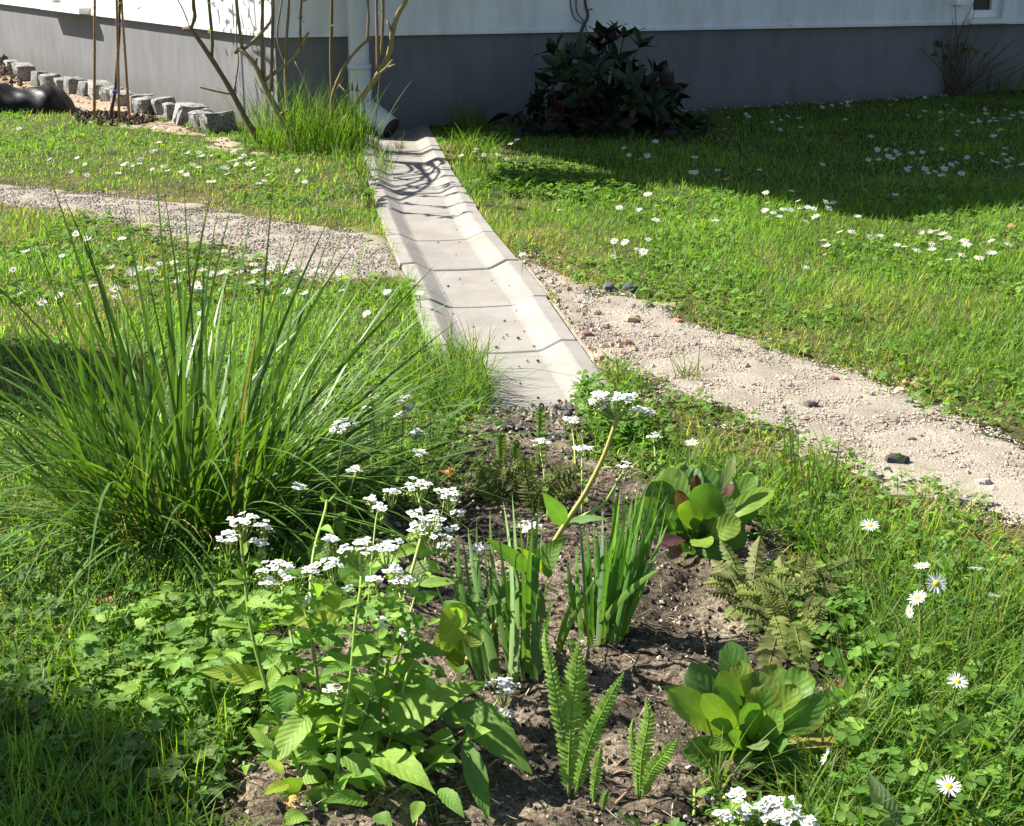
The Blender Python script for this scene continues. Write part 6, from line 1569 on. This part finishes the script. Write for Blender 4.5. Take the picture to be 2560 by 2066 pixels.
SUB = {
 'white daisy in the patchy sunlit grass between gravel path and stone edging': [
   (lambda u, v: v < 345, 'white daisy near the bare soil below the granite setts'), (lambda u, v: u < 250, 'white daisy far left in patchy grass just above the gravel path'),
   (lambda u, v: u < 370 and v < 392, 'white daisy in the upper left bunch in front of the staked sapling'), (lambda u, v: u < 370, 'white daisy in the left bunch along the upper edge of the gravel path'),
   (lambda u, v: u > 640, 'white daisy standing alone toward the foot of the bare shrub'), (lambda u, v: u < 470, 'white daisy scattered in the middle of the patchy grass left of the dense bunch'),
   (lambda u, v: v < 412, 'white daisy in the dense bunch left of the grass round the bare shrub'), (lambda u, v: True, 'white daisy just below the dense bunch, close to the gravel path')],
 'white daisy in the lush lawn behind and left of the tall grass tuft': [
   (lambda u, v: v < 625 and u < 330, 'white daisy in the bunch on the lower edge of the gravel path at far left'), (lambda u, v: u < 130, 'white daisy in lush lawn near the left picture edge, left of the tuft'),
   (lambda u, v: u < 300, 'white daisy seen between the leftmost tall blades of the tuft'), (lambda u, v: v > 730, 'white daisy low down in the lawn between tuft and channel'),
   (lambda u, v: u < 460, 'white daisy behind the upright middle blades of the tuft'), (lambda u, v: u < 610, 'white daisy in the thick row behind the tuft, left half'), (lambda u, v: u < 760, 'white daisy in the thick row behind the tuft, right half'),
   (lambda u, v: True, 'white daisy at the right end of the row where gravel path meets channel')],
 'white daisy in sun on the bright lawn next to the edge of house shadow': [
   (lambda u, v: u < 1680, 'white daisy on bright lawn left of the shadow tip, nearer the channel'), (lambda u, v: u < 1800, 'white daisy standing alone on bright lawn just below the shadow edge'),
   (lambda u, v: u < 2050 and v < 550, 'white daisy in the bunch right on the shadow edge'), (lambda u, v: u < 2110 and v > 590, 'white daisy below the bunch on bright lawn under the shadow tip'),
   (lambda u, v: u < 2220, 'white daisy in the loose row under the lowest point of the shadow'), (lambda u, v: u < 2400 and v < 610, 'white daisy in the upper bunch of bright lawn at right'), (lambda u, v: u < 2400, 'white daisy in the lower bunch of bright lawn at right'),
   (lambda u, v: True, 'white daisy on bright lawn near the right picture edge')],
 'white daisy in the dark shaded lawn below the grey plinth': [
   (lambda u, v: u < 1400, 'white daisy in shade in front of the left side of the dark bush'), (lambda u, v: u < 1780 and v < 365, 'white daisy in shade at the right foot of the dark bush'), (lambda u, v: u < 1850 and v > 380, 'white daisy in shade between dark bush and the sunlit edge'),
   (lambda u, v: v > 470, 'white daisy still in shade directly on the shadow edge'), (lambda u, v: u < 2010 and v < 340, 'white daisy in shade scattered right of the dark bush along the wall'), (lambda u, v: u < 2170 and v < 330, 'white daisy in shade near the wall in the middle of its length'),
   (lambda u, v: u < 2330 and v < 330, 'white daisy in shade near the wall just left of the twiggy bush'), (lambda u, v: v < 298, 'white daisy in shade close under the twiggy bush'), (lambda u, v: v < 345, 'white daisy in shade a little below the twiggy bush near the picture edge'),
   (lambda u, v: u < 2260, 'white daisy in the left half of the big shaded bunch'), (lambda u, v: u < 2420, 'white daisy in the densest right half of the big shaded bunch'), (lambda u, v: True, 'white daisy in shade right of the big bunch at the picture edge')],
 'white daisy in sunlit grass beside the right rim of the channel': [
   (lambda u, v: v < 412, 'white daisy in sun at the top right rim of the channel'), (lambda u, v: u > 1540 and v < 560, 'white daisy on bright lawn between channel and the patch of shrub shadow'), (lambda u, v: v > 595, 'white daisy in the bunch on bright lawn above the gravel path'), (lambda u, v: True, 'white daisy alone on bright lawn right of the leafy shadow in the channel')]}
for zone, pts in D.items():
    for u, v in pts:
        lab = zone
        for f_, l_ in SUB.get(zone, ()):
            if f_(u, v): lab = l_; break
        h = random.uniform(.045, .07); p = G(u, v, h)
        o = put('daisy', SMALL[rng.choice(10, p=[.14, .14, .12, .14, .07, .14, .07, .12, .02, .04])], mat4=Matrix.Translation(p) @ Matrix.Rotation(random.uniform(-.8, .8), 4, 'Z') @ Matrix.Scale(random.uniform(1.02, 1.5), 4))
        props(o, lab, 'daisy', lab.replace('white daisy', 'white daisies'))
BIG = [((2175, 1314), 50, (-.1, -.25, 1), 'lone open daisy in grass below the gravel path edge'), ((2305, 1416), 44, (-.2, .05, 1), 'daisy seen nearly edge on above the group of three at right'), ((2341, 1459), 56, (-.1, -1.1, .8), 'daisy facing the camera with yellow eye in the group of three'),
       ((2294, 1496), 52, (-.5, -.2, .8), 'side-on daisy just below the one facing the camera'), ((2275, 1529), 38, (-1., -.3, .1), 'drooping daisy lowest of the group at right'), ((2440, 1422), 44, (.1, .4, .7), 'ragged daisy turned away near the right edge'), ((2394, 1704), 54, (.0, -.45, 1), 'open daisy with yellow eye in deep grass at right'),
       ((2372, 1966), 66, (-.1, -.35, 1), 'largest open daisy at the lower right corner'), ((2065, 1892), 50, (-.9, .2, .4), 'daisy seen from behind beside the front bergenia'), ((1729, 1107), 36, (-.1, -.2, 1), 'small daisy in clover between flower head and gravel'), ((2485, 1490), 34, (.2, .5, .8), 'small faded daisy at right grass edge')]
for k, ((u, v), w, nn, lab) in enumerate(BIG):
    p = G(u, v, .085); s_ = w / F0 * depth(p) / 2; up = nrm(nn)
    t = thing('daisy', lab, 'daisy', (p[0], p[1], float(gz(p[0], p[1]))), 'large daisies in the near grass')
    M = mat_dir(p, up, s_, random.uniform(0, 6.28)); Mi = np.array(M)
    V, T = daisy_geo(24, 700 + k, .08); mb = MB(); mb.add(V @ Mi[:3, :3].T + p, tris=T, col=WHT); mb.build('petals', M_PETAL, t)
    V, T = disc_geo(); mb = MB(); mb.add(V @ Mi[:3, :3].T + p, tris=T, col=(.62, .42, .02)); mb.build('flower_centre', M_YELLOW, t)
    mb = MB(); b = np.array([p[0] + rng.normal(0, .01), p[1] + .01, float(gz(p[0], p[1])) - .005]); tube(mb, [b, (b + p) / 2 + rng.normal(0, .004, 3), p - up * .001], .0011, .0010, 6, col=(.13, .2, .05)); mb.build('stem', M_STEM, t)
# dandelion heads gone over, by the downpipe
for k, (x, y) in enumerate(((1720, 430), (1745, 435))):
    p = At(x / 1.955, y / 1.955, 7.35); t = thing('dandelion', 'closed dandelion head on tall stalk before the downpipe', 'dandelion', G(x / 1.955, 330), 'two closed dandelions')
    b = np.array([p[0] + .02, 7.35, float(gz(p[0], 7.35))]); mb = MB(); tube(mb, [b, (b + p) / 2, p], .002, .002, 5, col=(.14, .16, .06)); mb.build('stalk', M_STEM, t)
    mb = MB(); tube(mb, [p - np.array([0, 0, .012]), p + np.array([0, 0, .008]), p + np.array([0, 0, .03])], .009, .003, 7, col=(.08, .08, .04)); mb.build('bud', M_STEM, t)

# ------------------------------------------------------------------ tree outside the left edge
def tree(name, label, base, h, lobes, leafsize, n):
    t = thing(name, label, 'tree', base)
    b = np.array(base); top = b + np.array([.1, 0, h])
    mb = MB(); tube(mb, [b - np.array([0, 0, .1]), b + np.array([.03, .02, h * .5]), top], .09, .03, 9, col=(.13, .10, .08), bumps=.1)
    for c, r_ in lobes: tube(mb, [b + (top - b) * .55, (b + (top - b) * .75) * .4 + np.array(c) * .6, np.array(c)], .035, .012, 7, col=(.13, .10, .08))
    mb.build('trunk', M_BARK, t)
    mb = MB()
    for c, r_ in lobes:
        for _ in range(n):
            d = nrm(rng.normal(0, 1, 3)); q = np.array(c) + d * r_ * rng.random() ** .4 * np.array([1, 1, .8])
            leaf(mb, q, rng.normal(0, 1, 3), nrm(d + np.array([0, 0, .6])), leafsize * random.uniform(.7, 1.3), leafsize * .6, 'ovate', .3, nu=3, nv=2, col=np.array((.06, .11, .025)) * random.uniform(.7, 1.3))
    mb.build('crown', M_LEAF, t)
tree('tree', 'leafy tree standing left outside the view casting shade on the lawn', (-5.4, 4.0, 0), 3.6,
     [((-4.66, 3.17, 4.0), .30), ((-4.94, 3.22, 4.0), .30), ((-4.78, 3.0, 4.05), .30), ((-4.15, 4.62, 3.0), .26), ((-5.45, 4.0, 4.0), .5)], .09, 1500)
